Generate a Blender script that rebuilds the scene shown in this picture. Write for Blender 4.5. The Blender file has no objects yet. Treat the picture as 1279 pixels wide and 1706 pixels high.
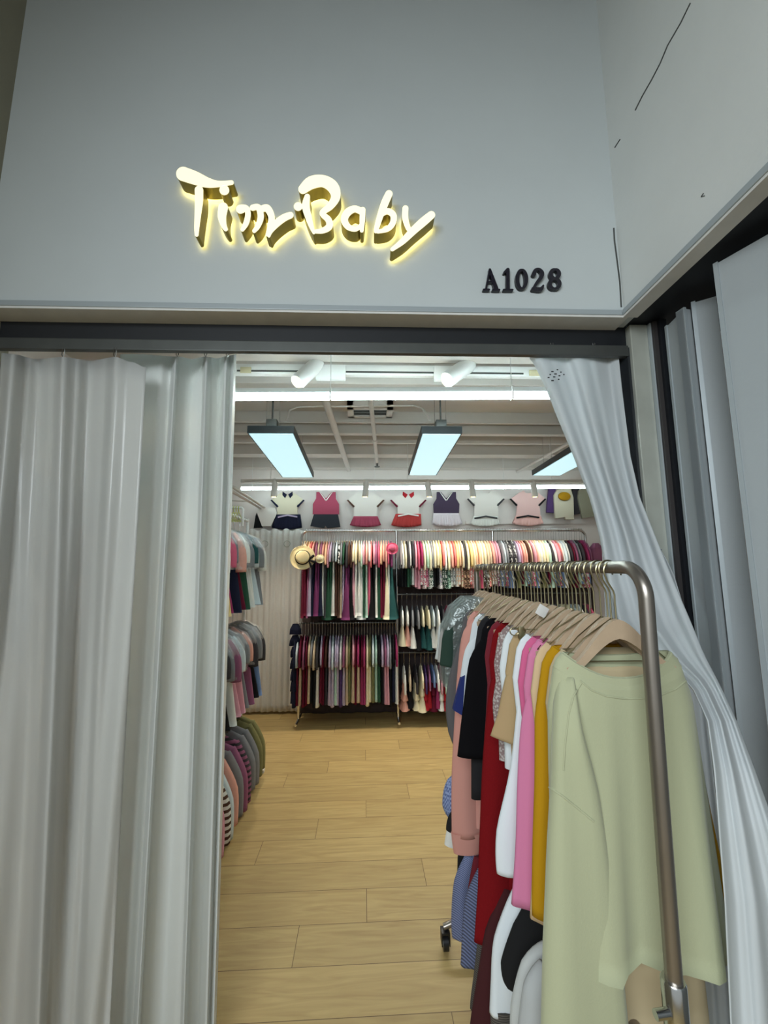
import bpy, bmesh, math, random
import numpy as np
from mathutils import Vector, Matrix
PI = math.pi
R = random.Random(7)
sc = bpy.context.scene
COL = sc.collection
# ------------------------------------------------------------------ camera
IW, IH, F = 1279.0, 1706.0, 695.0
EYE = Vector((0, 0, 1.58))
YAW, PITCH, ROLL = 0.03572, 0.1314, 0.006
_f = Vector((math.sin(YAW)*math.cos(PITCH), math.cos(YAW)*math.cos(PITCH), math.sin(PITCH)))
_r = Vector((math.cos(YAW), -math.sin(YAW), 0))
_u = _r.cross(_f)
_c, _s = math.cos(ROLL), math.sin(ROLL)
CR, CU = _r*_c - _u*_s, _u*_c + _r*_s
cam = bpy.data.objects.new('camera', bpy.data.cameras.new('camera'))
COL.objects.link(cam)
cam.matrix_world = Matrix(((CR.x, CU.x, -_f.x, EYE.x), (CR.y, CU.y, -_f.y, EYE.y), (CR.z, CU.z, -_f.z, EYE.z), (0, 0, 0, 1)))
cam.data.sensor_fit = 'HORIZONTAL'; cam.data.sensor_width = 36.0
cam.data.lens = 36.0*F/IW
cam.data.clip_start = 0.05
sc.camera = cam
# ------------------------------------------------------------------ world, lights, exposure
sc.view_settings.view_transform = 'Standard'; sc.view_settings.look = 'None'
sc.view_settings.gamma = 1.0; sc.view_settings.exposure = 0.5
sc.view_settings.use_curve_mapping = False
SKY_STRENGTH = 0.36
PANEL_E, TUBE_E, TUBE_FAR = 0.64, 26.0, 8.0
wd = bpy.data.worlds.new('daylight'); sc.world = wd; wd.use_nodes = True
wn, wl = wd.node_tree.nodes, wd.node_tree.links
wn.clear()
wo = wn.new('ShaderNodeOutputWorld'); wb = wn.new('ShaderNodeBackground')
wb.inputs[0].default_value = (0.83, 0.90, 0.90, 1); wb.inputs[1].default_value = SKY_STRENGTH
wl.new(wb.outputs[0], wo.inputs[0])
def area(name, loc, size, energy, color, rot=(0, 0, 0), size_y=None):
    l = bpy.data.lights.new(name, 'AREA'); l.energy = energy; l.color = color
    l.shape = 'RECTANGLE'; l.size = size; l.size_y = size_y or size
    o = bpy.data.objects.new(name, l); COL.objects.link(o); o.location = loc; o.rotation_euler = rot
    return o
# unseen area lamp added behind the visitor, aimed and narrowed to grade the fascia
area('hall_fill', (-1.25, -1.8, 2.7), 2.2, 38, (0.87, 0.96, 1.0), (math.radians(57), 0, math.radians(-22)), 1.0).data.spread = math.radians(122)

def P(px, py, X=None, Y=None, Z=None):
    d = _f + CR*((px-IW/2)/F) + CU*((IH/2-py)/F)
    if Y is not None: t = (Y-EYE.y)/d.y
    elif X is not None: t = (X-EYE.x)/d.x
    else: t = (Z-EYE.z)/d.z
    return EYE + d*t
# ------------------------------------------------------------------ materials
def lin(c):
    return tuple(((v/255)/12.92 if v/255 <= 0.04045 else ((v/255+0.055)/1.055)**2.4) for v in c)
MC = {}
def mat(name, rgb, rough=0.6, metal=0.0, emit=0.0, trans=0.0, noise=0.0, nscale=30.0, bump=0.0, bscale=200.0, sheen=0.0, rgb2=None, pat=None, pscale=20.0, spec=0.5, ecol=None):
    if name in MC: return MC[name]
    m = bpy.data.materials.new(name); m.use_nodes = True
    nt = m.node_tree; n, l = nt.nodes, nt.links
    b = n['Principled BSDF']
    c = lin(rgb)+(1,)
    b.inputs['Base Color'].default_value = c
    b.inputs['Roughness'].default_value = rough
    b.inputs['Metallic'].default_value = metal
    b.inputs['Specular IOR Level'].default_value = spec
    if sheen: b.inputs['Sheen Weight'].default_value = sheen
    tc = n.new('ShaderNodeTexCoord')
    src = None
    if pat:
        if pat == 'stripe':
            t = n.new('ShaderNodeTexWave'); t.inputs['Scale'].default_value = pscale; t.bands_direction = 'Z'; fac = t.outputs['Fac']
        elif pat == 'diag':
            t = n.new('ShaderNodeTexWave'); t.inputs['Scale'].default_value = pscale; t.bands_direction = 'DIAGONAL'; fac = t.outputs['Fac']
        elif pat == 'check':
            t = n.new('ShaderNodeTexChecker'); t.inputs['Scale'].default_value = pscale; fac = t.outputs['Fac']
        else:
            t = n.new('ShaderNodeTexVoronoi'); t.inputs['Scale'].default_value = pscale; fac = t.outputs['Distance']
        l.new(tc.outputs['Object'], t.inputs['Vector'])
        rp = n.new('ShaderNodeValToRGB'); rp.color_ramp.elements[0].position = .42; rp.color_ramp.elements[1].position = .5
        rp.color_ramp.elements[0].color = c; rp.color_ramp.elements[1].color = lin(rgb2)+(1,)
        l.new(fac, rp.inputs[0]); src = rp.outputs[0]
    if noise:
        t = n.new('ShaderNodeTexNoise'); t.inputs['Scale'].default_value = nscale; t.inputs['Detail'].default_value = 5
        l.new(tc.outputs['Object'], t.inputs['Vector'])
        mr = n.new('ShaderNodeMapRange'); mr.inputs[3].default_value = 1-noise; mr.inputs[4].default_value = 1+noise
        l.new(t.outputs['Fac'], mr.inputs[0])
        mx = n.new('ShaderNodeMix'); mx.data_type = 'RGBA'; mx.blend_type = 'MULTIPLY'; mx.inputs[0].default_value = 1
        if src: l.new(src, mx.inputs[6])
        else: mx.inputs[6].default_value = c
        l.new(mr.outputs[0], mx.inputs[7]); src = mx.outputs[2]
    if src: l.new(src, b.inputs['Base Color'])
    if bump:
        t = n.new('ShaderNodeTexNoise'); t.inputs['Scale'].default_value = bscale; t.inputs['Detail'].default_value = 3
        l.new(tc.outputs['Object'], t.inputs['Vector'])
        bp = n.new('ShaderNodeBump'); bp.inputs['Strength'].default_value = bump; bp.inputs['Distance'].default_value = .004
        l.new(t.outputs['Fac'], bp.inputs['Height']); l.new(bp.outputs[0], b.inputs['Normal'])
    if emit:
        b.inputs['Emission Color'].default_value = lin(ecol or rgb)+(1,); b.inputs['Emission Strength'].default_value = emit
    if trans:
        o = n['Material Output']; tr = n.new('ShaderNodeBsdfTranslucent'); mx = n.new('ShaderNodeMixShader')
        tr.inputs[0].default_value = c; mx.inputs[0].default_value = trans
        l.new(b.outputs[0], mx.inputs[1]); l.new(tr.outputs[0], mx.inputs[2]); l.new(mx.outputs[0], o.inputs[0])
    MC[name] = m
    return m
def clear(name, rgb=(255, 255, 255), see=0.72, rough=0.15, bump=.6):
    if name in MC: return MC[name]
    m = bpy.data.materials.new(name); m.use_nodes = True
    nt = m.node_tree; n, l = nt.nodes, nt.links; n.clear()
    o = n.new('ShaderNodeOutputMaterial'); t = n.new('ShaderNodeBsdfTransparent'); g = n.new('ShaderNodeBsdfGlossy'); d = n.new('ShaderNodeBsdfTranslucent'); df = n.new('ShaderNodeBsdfDiffuse')
    g.inputs['Roughness'].default_value = rough
    c = lin(rgb)+(1,)
    for q in (t, g, d, df): q.inputs[0].default_value = c
    tc = n.new('ShaderNodeTexCoord'); nz = n.new('ShaderNodeTexNoise'); nz.inputs['Scale'].default_value = 40; bp = n.new('ShaderNodeBump'); bp.inputs['Strength'].default_value = bump; bp.inputs['Distance'].default_value = .01
    l.new(tc.outputs['Object'], nz.inputs['Vector']); l.new(nz.outputs['Fac'], bp.inputs['Height']); l.new(bp.outputs[0], g.inputs['Normal'])
    m1 = n.new('ShaderNodeMixShader'); m1.inputs[0].default_value = .5; l.new(df.outputs[0], m1.inputs[1]); l.new(g.outputs[0], m1.inputs[2])
    m2 = n.new('ShaderNodeMixShader'); m2.inputs[0].default_value = see; l.new(m1.outputs[0], m2.inputs[1]); l.new(t.outputs[0], m2.inputs[2])
    l.new(m2.outputs[0], o.inputs[0])
    MC[name] = m
    return m
# fabric colours, sRGB as the cloth itself looks in neutral light
PAL = dict(maroon=(98, 20, 44), plum=(124, 58, 102), mauve=(150, 92, 122), lilac=(186, 172, 196), purple=(84, 60, 108), navy=(28, 32, 54), black=(22, 22, 25),
           white=(232, 232, 226), cream=(236, 226, 192), beige=(204, 184, 156), khaki=(150, 132, 104), mint=(190, 222, 204), green=(44, 82, 62), grey=(130, 132, 136),
           charcoal=(62, 60, 64), pink=(216, 158, 172), rose=(206, 96, 124), coral=(216, 122, 118), red=(168, 34, 44), magenta=(156, 54, 98), peach=(240, 196, 160),
           yellow=(226, 202, 140), mustard=(170, 126, 22), blue=(112, 136, 178), teal=(40, 84, 84), brown=(84, 58, 48), olive=(120, 118, 78), salmon=(226, 168, 152), ice=(206, 220, 226))
def fab(cn): return mat('fabric_'+cn, PAL[cn], .85, noise=.08, nscale=60, bump=.15, bscale=300, spec=.2)
def fabp(a, b, kind='dots', s=60): return mat('print_%s_%s_%s' % (a, b, kind), PAL[a], .85, rgb2=PAL[b], pat=kind, pscale=s, spec=.2)
M_wall = mat('painted_wall', (202, 208, 209), .7, noise=.05, nscale=3, bump=.12, bscale=60)
M_wallside = mat('painted_side_wall', (224, 227, 225), .7, noise=.06, nscale=4, bump=.12, bscale=60)
M_wallleft = mat('beige_wall', (150, 146, 128), .8, noise=.08, nscale=5)
M_in = mat('interior_wall', (226, 218, 214), .7, noise=.03, nscale=4)
M_ceil = mat('interior_ceiling', (222, 218, 214), .8, noise=.06, nscale=4)
M_trim = mat('aluminium_trim', (170, 178, 182), .45, .15)
M_under = mat('soffit_board', (222, 220, 216), .7, noise=.1, nscale=20)
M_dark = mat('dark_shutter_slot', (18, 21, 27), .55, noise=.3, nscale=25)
M_rail = mat('grey_steel_track', (88, 90, 88), .45, .5, noise=.15, nscale=18)
M_steel = mat('brushed_stainless', (188, 190, 180), .35, .25, noise=.2, nscale=9)
M_rack = mat('rack_steel', (150, 142, 134), .33, .85, noise=.12, nscale=14)
M_chrome = mat('chrome', (205, 205, 205), .18, 1.0)
M_gold = mat('gold_wire', (160, 150, 118), .34, 1.0)
M_wood = mat('hanger_wood', (184, 160, 134), .5, noise=.14, nscale=26, bump=.1)
M_door = mat('grey_door_panel', (168, 174, 177), .5, noise=.04, nscale=6, bump=.1, bscale=90)
M_doordk = mat('door_panel_edge', (104, 110, 113), .5)
M_whitepl = mat('white_plastic', (232, 232, 230), .4)
M_blackpl = mat('black_plastic', (24, 24, 26), .35)
M_frame = mat('lamp_frame_black', (34, 40, 44), .4)
M_panel = mat('lamp_diffuser', (214, 240, 250), .5, emit=PANEL_E, ecol=(196, 240, 252))
M_tube = mat('lamp_tube', (232, 250, 250), .5, emit=TUBE_E, ecol=(225, 248, 250))
M_tube2 = mat('lamp_tube_far', (232, 250, 250), .5, emit=TUBE_FAR, ecol=(225, 248, 250))
M_spot = mat('spot_lens', (255, 232, 170), .4, emit=2.2, ecol=(255, 228, 160))
M_bag = clear('garment_bag_film', (205, 212, 210), see=.72, rough=.3)
M_bag2 = clear('thin_bag_film', see=.74, rough=.25)
# ------------------------------------------------------------------ object helpers
def setp(o, label=None, cat=None, group=None, kind=None):
    if label: o['label'] = label
    if cat: o['category'] = cat
    if group: o['group'] = group
    if kind: o['kind'] = kind
    return o
def obj(name, bm, m, parent=None, smooth=True, me=None):
    if me is None:
        me = bpy.data.meshes.new(name)
        bmesh.ops.recalc_face_normals(bm, faces=bm.faces[:])
        bm.to_mesh(me); bm.free()
        if smooth:
            for p in me.polygons: p.use_smooth = True
            if smooth != 'all':
                try: me.set_sharp_from_angle(angle=math.radians(38))
                except Exception: pass
        if m is not None:
            for q in (m if isinstance(m, (list, tuple)) else [m]): me.materials.append(q)
    o = bpy.data.objects.new(name, me); COL.objects.link(o)
    if parent: o.parent = parent
    return o
def thing(name, label, cat, loc=(0, 0, 0), group=None, rz=0):
    o = bpy.data.objects.new(name, None); o.empty_display_size = .05; COL.objects.link(o)
    o.location = loc; o.rotation_euler = (0, 0, rz)
    return setp(o, label, cat, group)
def NB(): return bmesh.new()
def box(bm, x0, x1, y0, y1, z0, z1, bev=0, mi=0):
    vs = [bm.verts.new((x, y, z)) for x in (x0, x1) for y in (y0, y1) for z in (z0, z1)]
    fs = [bm.faces.new([vs[i] for i in q]) for q in ((0, 1, 3, 2), (4, 6, 7, 5), (0, 4, 5, 1), (2, 3, 7, 6), (0, 2, 6, 4), (1, 5, 7, 3))]
    for f in fs: f.material_index = mi
    if bev:
        es = list({e for f in fs for e in f.edges})
        bmesh.ops.bevel(bm, geom=es, offset=bev, segments=2, affect='EDGES', profile=.6)
    return bm
def loft(bm, rings, cap0=True, cap1=True, closed=True, mi=0):
    vr = [[bm.verts.new(p) for p in r] for r in rings]
    n = len(vr[0])
    for a, b in zip(vr, vr[1:]):
        for i in range(n if closed else n-1):
            j = (i+1) % n
            f = bm.faces.new((a[i], a[j], b[j], b[i])); f.material_index = mi
    if closed and cap0: bm.faces.new(vr[0][::-1]).material_index = mi
    if closed and cap1: bm.faces.new(vr[-1]).material_index = mi
    return vr
def tube(bm, pts, r, n=10, rr=None, cap=True, mi=0):
    pts = [Vector(p) for p in pts]
    rings = []; up = None
    for i, p in enumerate(pts):
        d = (pts[min(i+1, len(pts)-1)]-pts[max(i-1, 0)]).normalized()
        if up is None:
            up = Vector((0, 0, 1)) if abs(d.z) < .9 else Vector((0, 1, 0))
        a = (up-d*up.dot(d)).normalized(); up = a
        b = d.cross(a)
        q = rr[i] if rr else r
        rings.append([p+(a*math.cos(t)+b*math.sin(t))*q for t in [2*PI*k/n for k in range(n)]])
    loft(bm, rings, cap, cap, mi=mi)
    return bm
def cyl(bm, a, b, r, n=20, r2=None): return tube(bm, [a, b], r, n, [r, r if r2 is None else r2])
def quad_strip(bm, pts, thick=.002, mi=0):
    """grid of world points (rows of points) given a real thickness"""
    vr = [[bm.verts.new(p) for p in r] for r in pts]
    for a, b in zip(vr, vr[1:]):
        for i in range(len(a)-1): bm.faces.new((a[i], a[i+1], b[i+1], b[i])).material_index = mi
    return bm
def solid(o, t, off=0):
    md = o.modifiers.new('thickness', 'SOLIDIFY'); md.thickness = t; md.offset = off
    return o
def sm(t): return t*t*(3-2*t)
def interp(tab, x):
    if x <= tab[0][0]: return tab[0][1]
    for (a, va), (b, vb) in zip(tab, tab[1:]):
        if x <= b: return va+(vb-va)*(x-a)/(b-a)
    return tab[-1][1]
def interps(tab, x):
    if x <= tab[0][0]: return tab[0][1]
    for (a, va), (b, vb) in zip(tab, tab[1:]):
        if x <= b: return va+(vb-va)*sm((x-a)/(b-a))
    return tab[-1][1]
def struct(name, bm, m, smooth=False, parent=None):
    o = obj(name, bm, m, parent, smooth)
    if not parent: setp(o, kind='structure')
    return o
# ------------------------------------------------------------------ the setting
YF = 1.40                                   # front face of the shop fascia
XL, XR = -1.31, 0.94                        # market side walls
ZF = 2.495
# oak plank floor: planks laid across, stepped joints
m = bpy.data.materials.new('oak_laminate'); m.use_nodes = True
n, l = m.node_tree.nodes, m.node_tree.links; b = n['Principled BSDF']
def mth(op, a, bb=None, c=None):
    q = n.new('ShaderNodeMath'); q.operation = op
    for i, v in enumerate((a, bb, c)):
        if v is None: continue
        if isinstance(v, (int, float)): q.inputs[i].default_value = v
        else: l.new(v, q.inputs[i])
    return q.outputs[0]
tc = n.new('ShaderNodeTexCoord'); sp = n.new('ShaderNodeSeparateXYZ'); l.new(tc.outputs['Object'], sp.inputs[0])
PWID, PLEN = 0.1985, 1.20
yr = mth('DIVIDE', mth('ADD', sp.outputs[1], -2.298+20*PWID), PWID)
row = mth('FLOOR', yr); fy = mth('FRACT', yr)
xr = mth('ADD', mth('DIVIDE', mth('ADD', sp.outputs[0], 12*PLEN-.012), PLEN), mth('MULTIPLY', mth('SUBTRACT', row, 19), -.25))
colm = mth('FLOOR', xr); fx = mth('FRACT', xr)
cmb = n.new('ShaderNodeCombineXYZ'); l.new(row, cmb.inputs[0]); l.new(colm, cmb.inputs[1])
wn_ = n.new('ShaderNodeTexWhiteNoise'); l.new(cmb.outputs[0], wn_.inputs[0])
ey = mth('MINIMUM', mth('MULTIPLY', fy, PWID), mth('MULTIPLY', mth('SUBTRACT', 1, fy), PWID))
ex = mth('MINIMUM', mth('MULTIPLY', fx, PLEN), mth('MULTIPLY', mth('SUBTRACT', 1, fx), PLEN))
seam = mth('LESS_THAN', mth('MINIMUM', ey, ex), .0013)
gv = n.new('ShaderNodeVectorMath'); gv.operation = 'MULTIPLY'; gv.inputs[1].default_value = (1.6, 16, 1); l.new(tc.outputs['Object'], gv.inputs[0])
gv2 = n.new('ShaderNodeVectorMath'); gv2.operation = 'ADD'; l.new(gv.outputs[0], gv2.inputs[0]); l.new(wn_.outputs['Color'], gv2.inputs[1])
sc3 = n.new('ShaderNodeVectorMath'); sc3.operation = 'SCALE'; sc3.inputs['Scale'].default_value = 7; l.new(wn_.outputs['Color'], sc3.inputs[0]); l.new(sc3.outputs[0], gv2.inputs[1])
gn = n.new('ShaderNodeTexNoise'); gn.inputs['Scale'].default_value = 1.7; gn.inputs['Detail'].default_value = 7; gn.inputs['Distortion'].default_value = 1.4; l.new(gv2.outputs[0], gn.inputs['Vector'])
rp = n.new('ShaderNodeValToRGB'); rp.color_ramp.elements[0].position = .32; rp.color_ramp.elements[1].position = .68
rp.color_ramp.elements[0].color = lin((178, 150, 98))+(1,); rp.color_ramp.elements[1].color = lin((198, 172, 116))+(1,)
l.new(gn.outputs['Fac'], rp.inputs[0])
hv = n.new('ShaderNodeHueSaturation'); l.new(rp.outputs[0], hv.inputs['Color'])
mr = n.new('ShaderNodeMapRange'); mr.inputs[3].default_value = .93; mr.inputs[4].default_value = 1.05; l.new(wn_.outputs['Value'], mr.inputs[0]); l.new(mr.outputs[0], hv.inputs['Value'])
mx = n.new('ShaderNodeMix'); mx.data_type = 'RGBA'; l.new(seam, mx.inputs[0]); l.new(hv.outputs[0], mx.inputs[6]); mx.inputs[7].default_value = lin((104, 80, 48))+(1,)
l.new(mx.outputs[2], b.inputs['Base Color']); b.inputs['Roughness'].default_value = .42; b.inputs['Specular IOR Level'].default_value = .35
M_floor = m
fl = struct('floor', box(NB(), -4, 4, -3, 6, -.1, 0), M_floor)
fl.rotation_euler = (0, 0, .012)
# shop interior shell
struct('wall_back', box(NB(), -1.75, 3.0, 4.92, 5.05, 0, 3.1), M_in)
struct('wall_shop_left', box(NB(), -1.75, -1.62, 1.5, 4.92, 0, 3.1), M_in)
struct('wall_shop_right', box(NB(), 2.9, 3.0, 1.5, 4.92, 0, 3.1), M_in)
struct('ceiling', box(NB(), -1.75, 3.0, 1.5, 5.05, 2.95, 3.1), M_ceil)
# fascia above the doorway
struct('wall_front', box(NB(), XL-.05, XR+.045, YF, YF+.12, ZF, 4.3), M_wall)
struct('wall_front_left', box(NB(), -1.75, XL-.04, YF, YF+.12, 0, 4.3), M_wallleft)
struct('wall_front_right', box(NB(), XR+.22, 3.0, YF+.1, YF+.16, 0, ZF+.4), M_in)
pA, pB = P(0, 305, Y=YF), P(45, 0, Y=YF)
sl_ = (pB.x-pA.x)/(pB.z-pA.z); xt_ = pB.x+sl_*(4.3-pB.z)
lb = NB(); loft(lb, [[(-1.75, -.6, z), (x, -.6, z), (x, YF, z), (-1.75, YF, z)] for x, z in ((pA.x-.01, 0), (pA.x, pA.z), (xt_, 4.3))])
w = struct('wall_left', lb, M_wallleft)
w = struct('wall_right', box(NB(), XR, XR+.045, -1.2, YF, ZF, 4.3), M_wallside)
struct('wall_hall_right', box(NB(), XR+.50, XR+.56, -1.2, YF+.12, 0, ZF+.5), M_doordk)
struct('ceiling_niche', box(NB(), XR+.045, XR+.50, -1.2, YF+.2, ZF+.005, ZF+.08), M_dark)
struct('ceiling_hall', box(NB(), -3.5, 3.5, -3.4, YF+.1, 3.96, 4.1), mat('hall_ceiling', (70, 70, 66), .9))  # unseen hall ceiling, kept low and dark to shade the fascia top
# trim along the bottom edge of fascia and side wall
t = NB(); box(t, XL-.04, XR-.012, YF-.012, YF+.004, ZF-.004, ZF+.016, .002)
struct('trim_1', t, M_trim)
t = NB(); box(t, XR-.012, XR+.004, -1.2, YF-.012, ZF-.004, ZF+.016, .002)
struct('trim_2', t, M_trim)
t = NB(); box(t, XL-.04, XR+.01, YF-.008, YF+.075, ZF-.012, ZF-.004); struct('trim_3', t, M_under)
t = NB(); box(t, XR-.008, XR+.045, -1.2, YF-.008, ZF-.012, ZF-.004); struct('trim_4', t, M_under)
# plaster cracks: thin ribbons standing on the wall face
def crack(name, pts, wpx, plane, m):
    bm = NB()
    for (a, b_) in zip(pts, pts[1:]):
        a = Vector(a); b_ = Vector(b_); d = (b_-a).normalized(); nn = Vector((-d.y, d.x))*wpx/2
        def W(p):
            return P(p.x, p.y, **plane)
        q = [W(a-nn), W(a+nn), W(b_+nn), W(b_-nn)]
        off = Vector((0, -.0015, 0)) if 'Y' in plane else Vector((-.0015, 0, 0))
        lo = [bm.verts.new(v) for v in q]; hi = [bm.verts.new(v+off) for v in q]
        bm.faces.new(hi); bm.faces.new(lo[::-1])
        for i in range(4): bm.faces.new((lo[i], lo[(i+1) % 4], hi[(i+1) % 4], hi[i]))
    return struct(name, bm, m)
M_crack = mat('plaster_crack', (78, 80, 78), .9)
crack('trim_5', [(1150, 5), (1134, 38), (1112, 76), (1100, 105), (1086, 132), (1070, 160), (1058, 184)], 1.4, {'X': XR}, M_crack)
crack('trim_6', [(1033, 232), (1024, 246)], 1.2, {'X': XR}, M_crack)
crack('trim_7', [(1022, 380), (1023, 400), (1027, 430), (1032, 470), (1034.5, 512)], 2.2, {'Y': YF}, M_crack)
crack('trim_8', [(1172, 322), (1168, 328), (1174, 326)], 1.0, {'X': XR}, M_crack)
# shutter slot and steel lintel above the doorway
YD = 1.475
t = NB(); box(t, XL-.04, XR+.05, YD, YD+.05, 2.40, ZF); sl = struct('trim_9', t, M_dark)
t = NB(); box(t, XL-.04, XR+.05, YD-.012, YD+.012, 2.372, 2.415, .004); sl2 = struct('trim_10', t, M_rail)
# right door jamb
def xat(px, py, Y): return P(px, py, Y=Y).x
t = NB(); box(t, xat(1037, 600, 1.5), xat(1054, 600, 1.5), YD-.005, YD+.07, 0, 2.41); struct('trim_11', t, mat('jamb_dark', (42, 45, 50), .5, .3))
XJ0, XJ1 = xat(1054, 600, 1.455), xat(1083, 600, 1.455)
XJ2, XJ3 = xat(1100, 600, 1.43), xat(1116, 600, 1.415)
t = NB(); box(t, XJ0, XJ1, YD-.02, YD+.06, 0, 2.495, .003); jb = struct('trim_12', t, M_steel)
t = NB(); box(t, XJ1, XJ1+.006, YD-.035, YD+.06, 0, 2.495, .003); struct('trim_13', t, M_trim)
t = NB(); box(t, XJ1+.006, XJ2, YD-.045, YD+.06, 0, 2.495); struct('trim_14', t, mat('jamb_brown', (70, 66, 66), .5, .3))
t = NB(); box(t, XJ2, XJ3, YD-.06, YD+.06, 0, 2.495); struct('trim_15', t, mat('rubber_seal', (16, 19, 26), .6))
# ------------------------------------------------------------------ folding door stacked at the right of the doorway
fd = thing('folding_door', 'pale grey folding door leaves stacked beside the doorway under the side wall', 'folding door', (1.12, 1.2, 0))
def leaf(a, b, z1, th=.028):
    (pa, Ya), (pb, Yb) = a, b
    A = P(pa, 800, Y=Ya); Bq = P(pb, 800, Y=Yb)
    A = Vector((A.x, A.y)); Bq = Vector((Bq.x, Bq.y)); d = (Bq-A).normalized(); nn = Vector((-d.y, d.x))
    if nn.dot(Vector((A.x, A.y))) < 0: nn = -nn
    bm = NB()
    def prism(A, Bq, th, z0, z1, fr=0):
        q = [A-nn*fr, Bq-nn*fr, Bq+nn*th, A+nn*th]
        loft(bm, [[(p.x, p.y, z0) for p in q], [(p.x, p.y, z1) for p in q]])
    prism(A, Bq, th, 0.02, z1)
    o = obj('door_leaf', bm, M_door, None, False); o.parent = fd; o.matrix_parent_inverse = fd.matrix_basis.inverted()
    bm = NB()
    L = (Bq-A).length
    prism(A, A+d*min(.012, L*.3), th, 0.015, z1+.003, .004); 
    o2 = obj('edge_moulding', bm, M_trim, None, False); o2.parent = o
    return o
leaf((1134, 1.40), (1166, 1.30), 2.45)
leaf((1168, 1.285), (1181, 1.29), 2.45)
leaf((1183, 1.275), (1229, 1.235), 2.462)
leaf((1231, 1.10), (1390, 0.93), 2.465)
# ------------------------------------------------------------------ raised lettering (outline of brush strokes joined into one solid)
def stroke_solid(strokes, to_world, res=1.0):
    """strokes: lists of (x,y,r) ; union outline by marching squares, thickness along +Y from front to back"""
    xs = [p[0] for s in strokes for p in s]; ys = [p[1] for s in strokes for p in s]; rm = max(p[2] for s in strokes for p in s)+4
    x0, x1, y0, y1 = min(xs)-rm, max(xs)+rm, min(ys)-rm, max(ys)+rm
    nx = int((x1-x0)/res)+2; ny = int((y1-y0)/res)+2
    gx = x0+np.arange(nx)*res; gy = y0+np.arange(ny)*res
    X, Y = np.meshgrid(gx, gy, indexing='ij'); Fd = np.full(X.shape, 1e9)
    for s in strokes:
        # smooth the centre line
        pts = s
        if len(s) > 2:
            q = []
            S = [s[0]]+list(s)+[s[-1]]
            for i in range(1, len(S)-2):
                for k in range(6):
                    t = k/6; a, b_, c, d = (np.array(S[i+j]) for j in (-1, 0, 1, 2))
                    q.append(.5*((2*b_)+(-a+c)*t+(2*a-5*b_+4*c-d)*t*t+(-a+3*b_-3*c+d)*t**3))
            q.append(np.array(s[-1])); pts = q
        if len(pts) == 1: pts = [pts[0], (pts[0][0]+.01, pts[0][1], pts[0][2])]
        for a, b_ in zip(pts, pts[1:]):
            ax, ay, ar = a; bx, by, br = b_
            L2 = (bx-ax)**2+(by-ay)**2+1e-9
            t = np.clip(((X-ax)*(bx-ax)+(Y-ay)*(by-ay))/L2, 0, 1)
            Fd = np.minimum(Fd, np.hypot(X-ax-t*(bx-ax), Y-ay-t*(by-ay))-(ar+t*(br-ar)))
    bm = NB(); vc = {}
    def cv(i, j):
        k = (i, j)
        if k not in vc: vc[k] = bm.verts.new(to_world(gx[i], gy[j]))
        return vc[k]
    def evx(i, j, i2, j2):
        k = ((i, j), (i2, j2)) if (i, j) < (i2, j2) else ((i2, j2), (i, j))
        if k not in vc:
            (a, b_), (c, d) = k; f0, f1 = Fd[a, b_], Fd[c, d]; t = min(max(f0/(f0-f1), .02), .98)
            vc[k] = bm.verts.new(to_world(gx[a]+t*(gx[c]-gx[a]), gy[b_]+t*(gy[d]-gy[b_])))
        return vc[k]
    I, J = np.where((Fd[:-1, :-1] < 0) | (Fd[1:, :-1] < 0) | (Fd[:-1, 1:] < 0) | (Fd[1:, 1:] < 0))
    for i, j in zip(I.tolist(), J.tolist()):
        cs = [(i, j), (i+1, j), (i+1, j+1), (i, j+1)]; poly = []
        for k in range(4):
            a, b_ = cs[k], cs[(k+1) % 4]; ia, ib = Fd[a] < 0, Fd[b_] < 0
            if ia: poly.append(cv(*a))
            if ia != ib: poly.append(evx(*a, *b_))
        if len(poly) >= 3:
            try: bm.faces.new(poly)
            except ValueError: pass
    return bm
def letter(name, strokes, off, scale, Yface, Yback, mf, ms, parent, glow=None, res=1.0, label=None):
    def tw(x, y): return P(off[0]+x/scale, off[1]+y/scale, Y=Yface)
    bm = stroke_solid(strokes, tw, res)
    be = [e for e in bm.edges if len(e.link_faces) == 1]
    # side returns as their own mesh
    bs = NB(); mp = {}
    def gv(v, y):
        k = (v.index, y)
        if k not in mp: mp[k] = bs.verts.new((v.co.x, y, v.co.z))
        return mp[k]
    bm.verts.index_update()
    for e in be:
        a, b_ = e.verts
        bs.faces.new((gv(a, Yface), gv(b_, Yface), gv(b_, Yback), gv(a, Yback)))
    ext = bmesh.ops.extrude_face_region(bm, geom=bm.faces[:])
    for v in [g for g in ext['geom'] if isinstance(g, bmesh.types.BMVert)]: v.co.y -= .002
    back = None
    if glow:
        back = NB(); src = stroke_solid([[(x, y, r-1) for x, y, r in s] for s in strokes], tw, res*2)
        me = bpy.data.meshes.new('t'); src.to_mesh(me); src.free(); back.from_mesh(me); bpy.data.meshes.remove(me)
        for v in back.verts: v.co.y = Yback
        e2 = bmesh.ops.extrude_face_region(back, geom=back.faces[:])
        for v in [g for g in e2['geom'] if isinstance(g, bmesh.types.BMVert)]: v.co.y -= .004
    o = obj(name, bm, mf, parent, False)
    if parent: o.matrix_parent_inverse = parent.matrix_basis.inverted()
    s = obj('side_return', bs, ms, o, 'all')
    if back: obj('backlight', back, glow, o, False)
    return o
M_face = mat('sign_face_lit', (255, 248, 214), .5, emit=.55, ecol=(255, 246, 205))
M_side = mat('sign_gold_return', (150, 132, 52), .38, .55)
M_glow = mat('sign_backlight', (255, 240, 160), .5, emit=3, ecol=(255, 236, 150))
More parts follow.
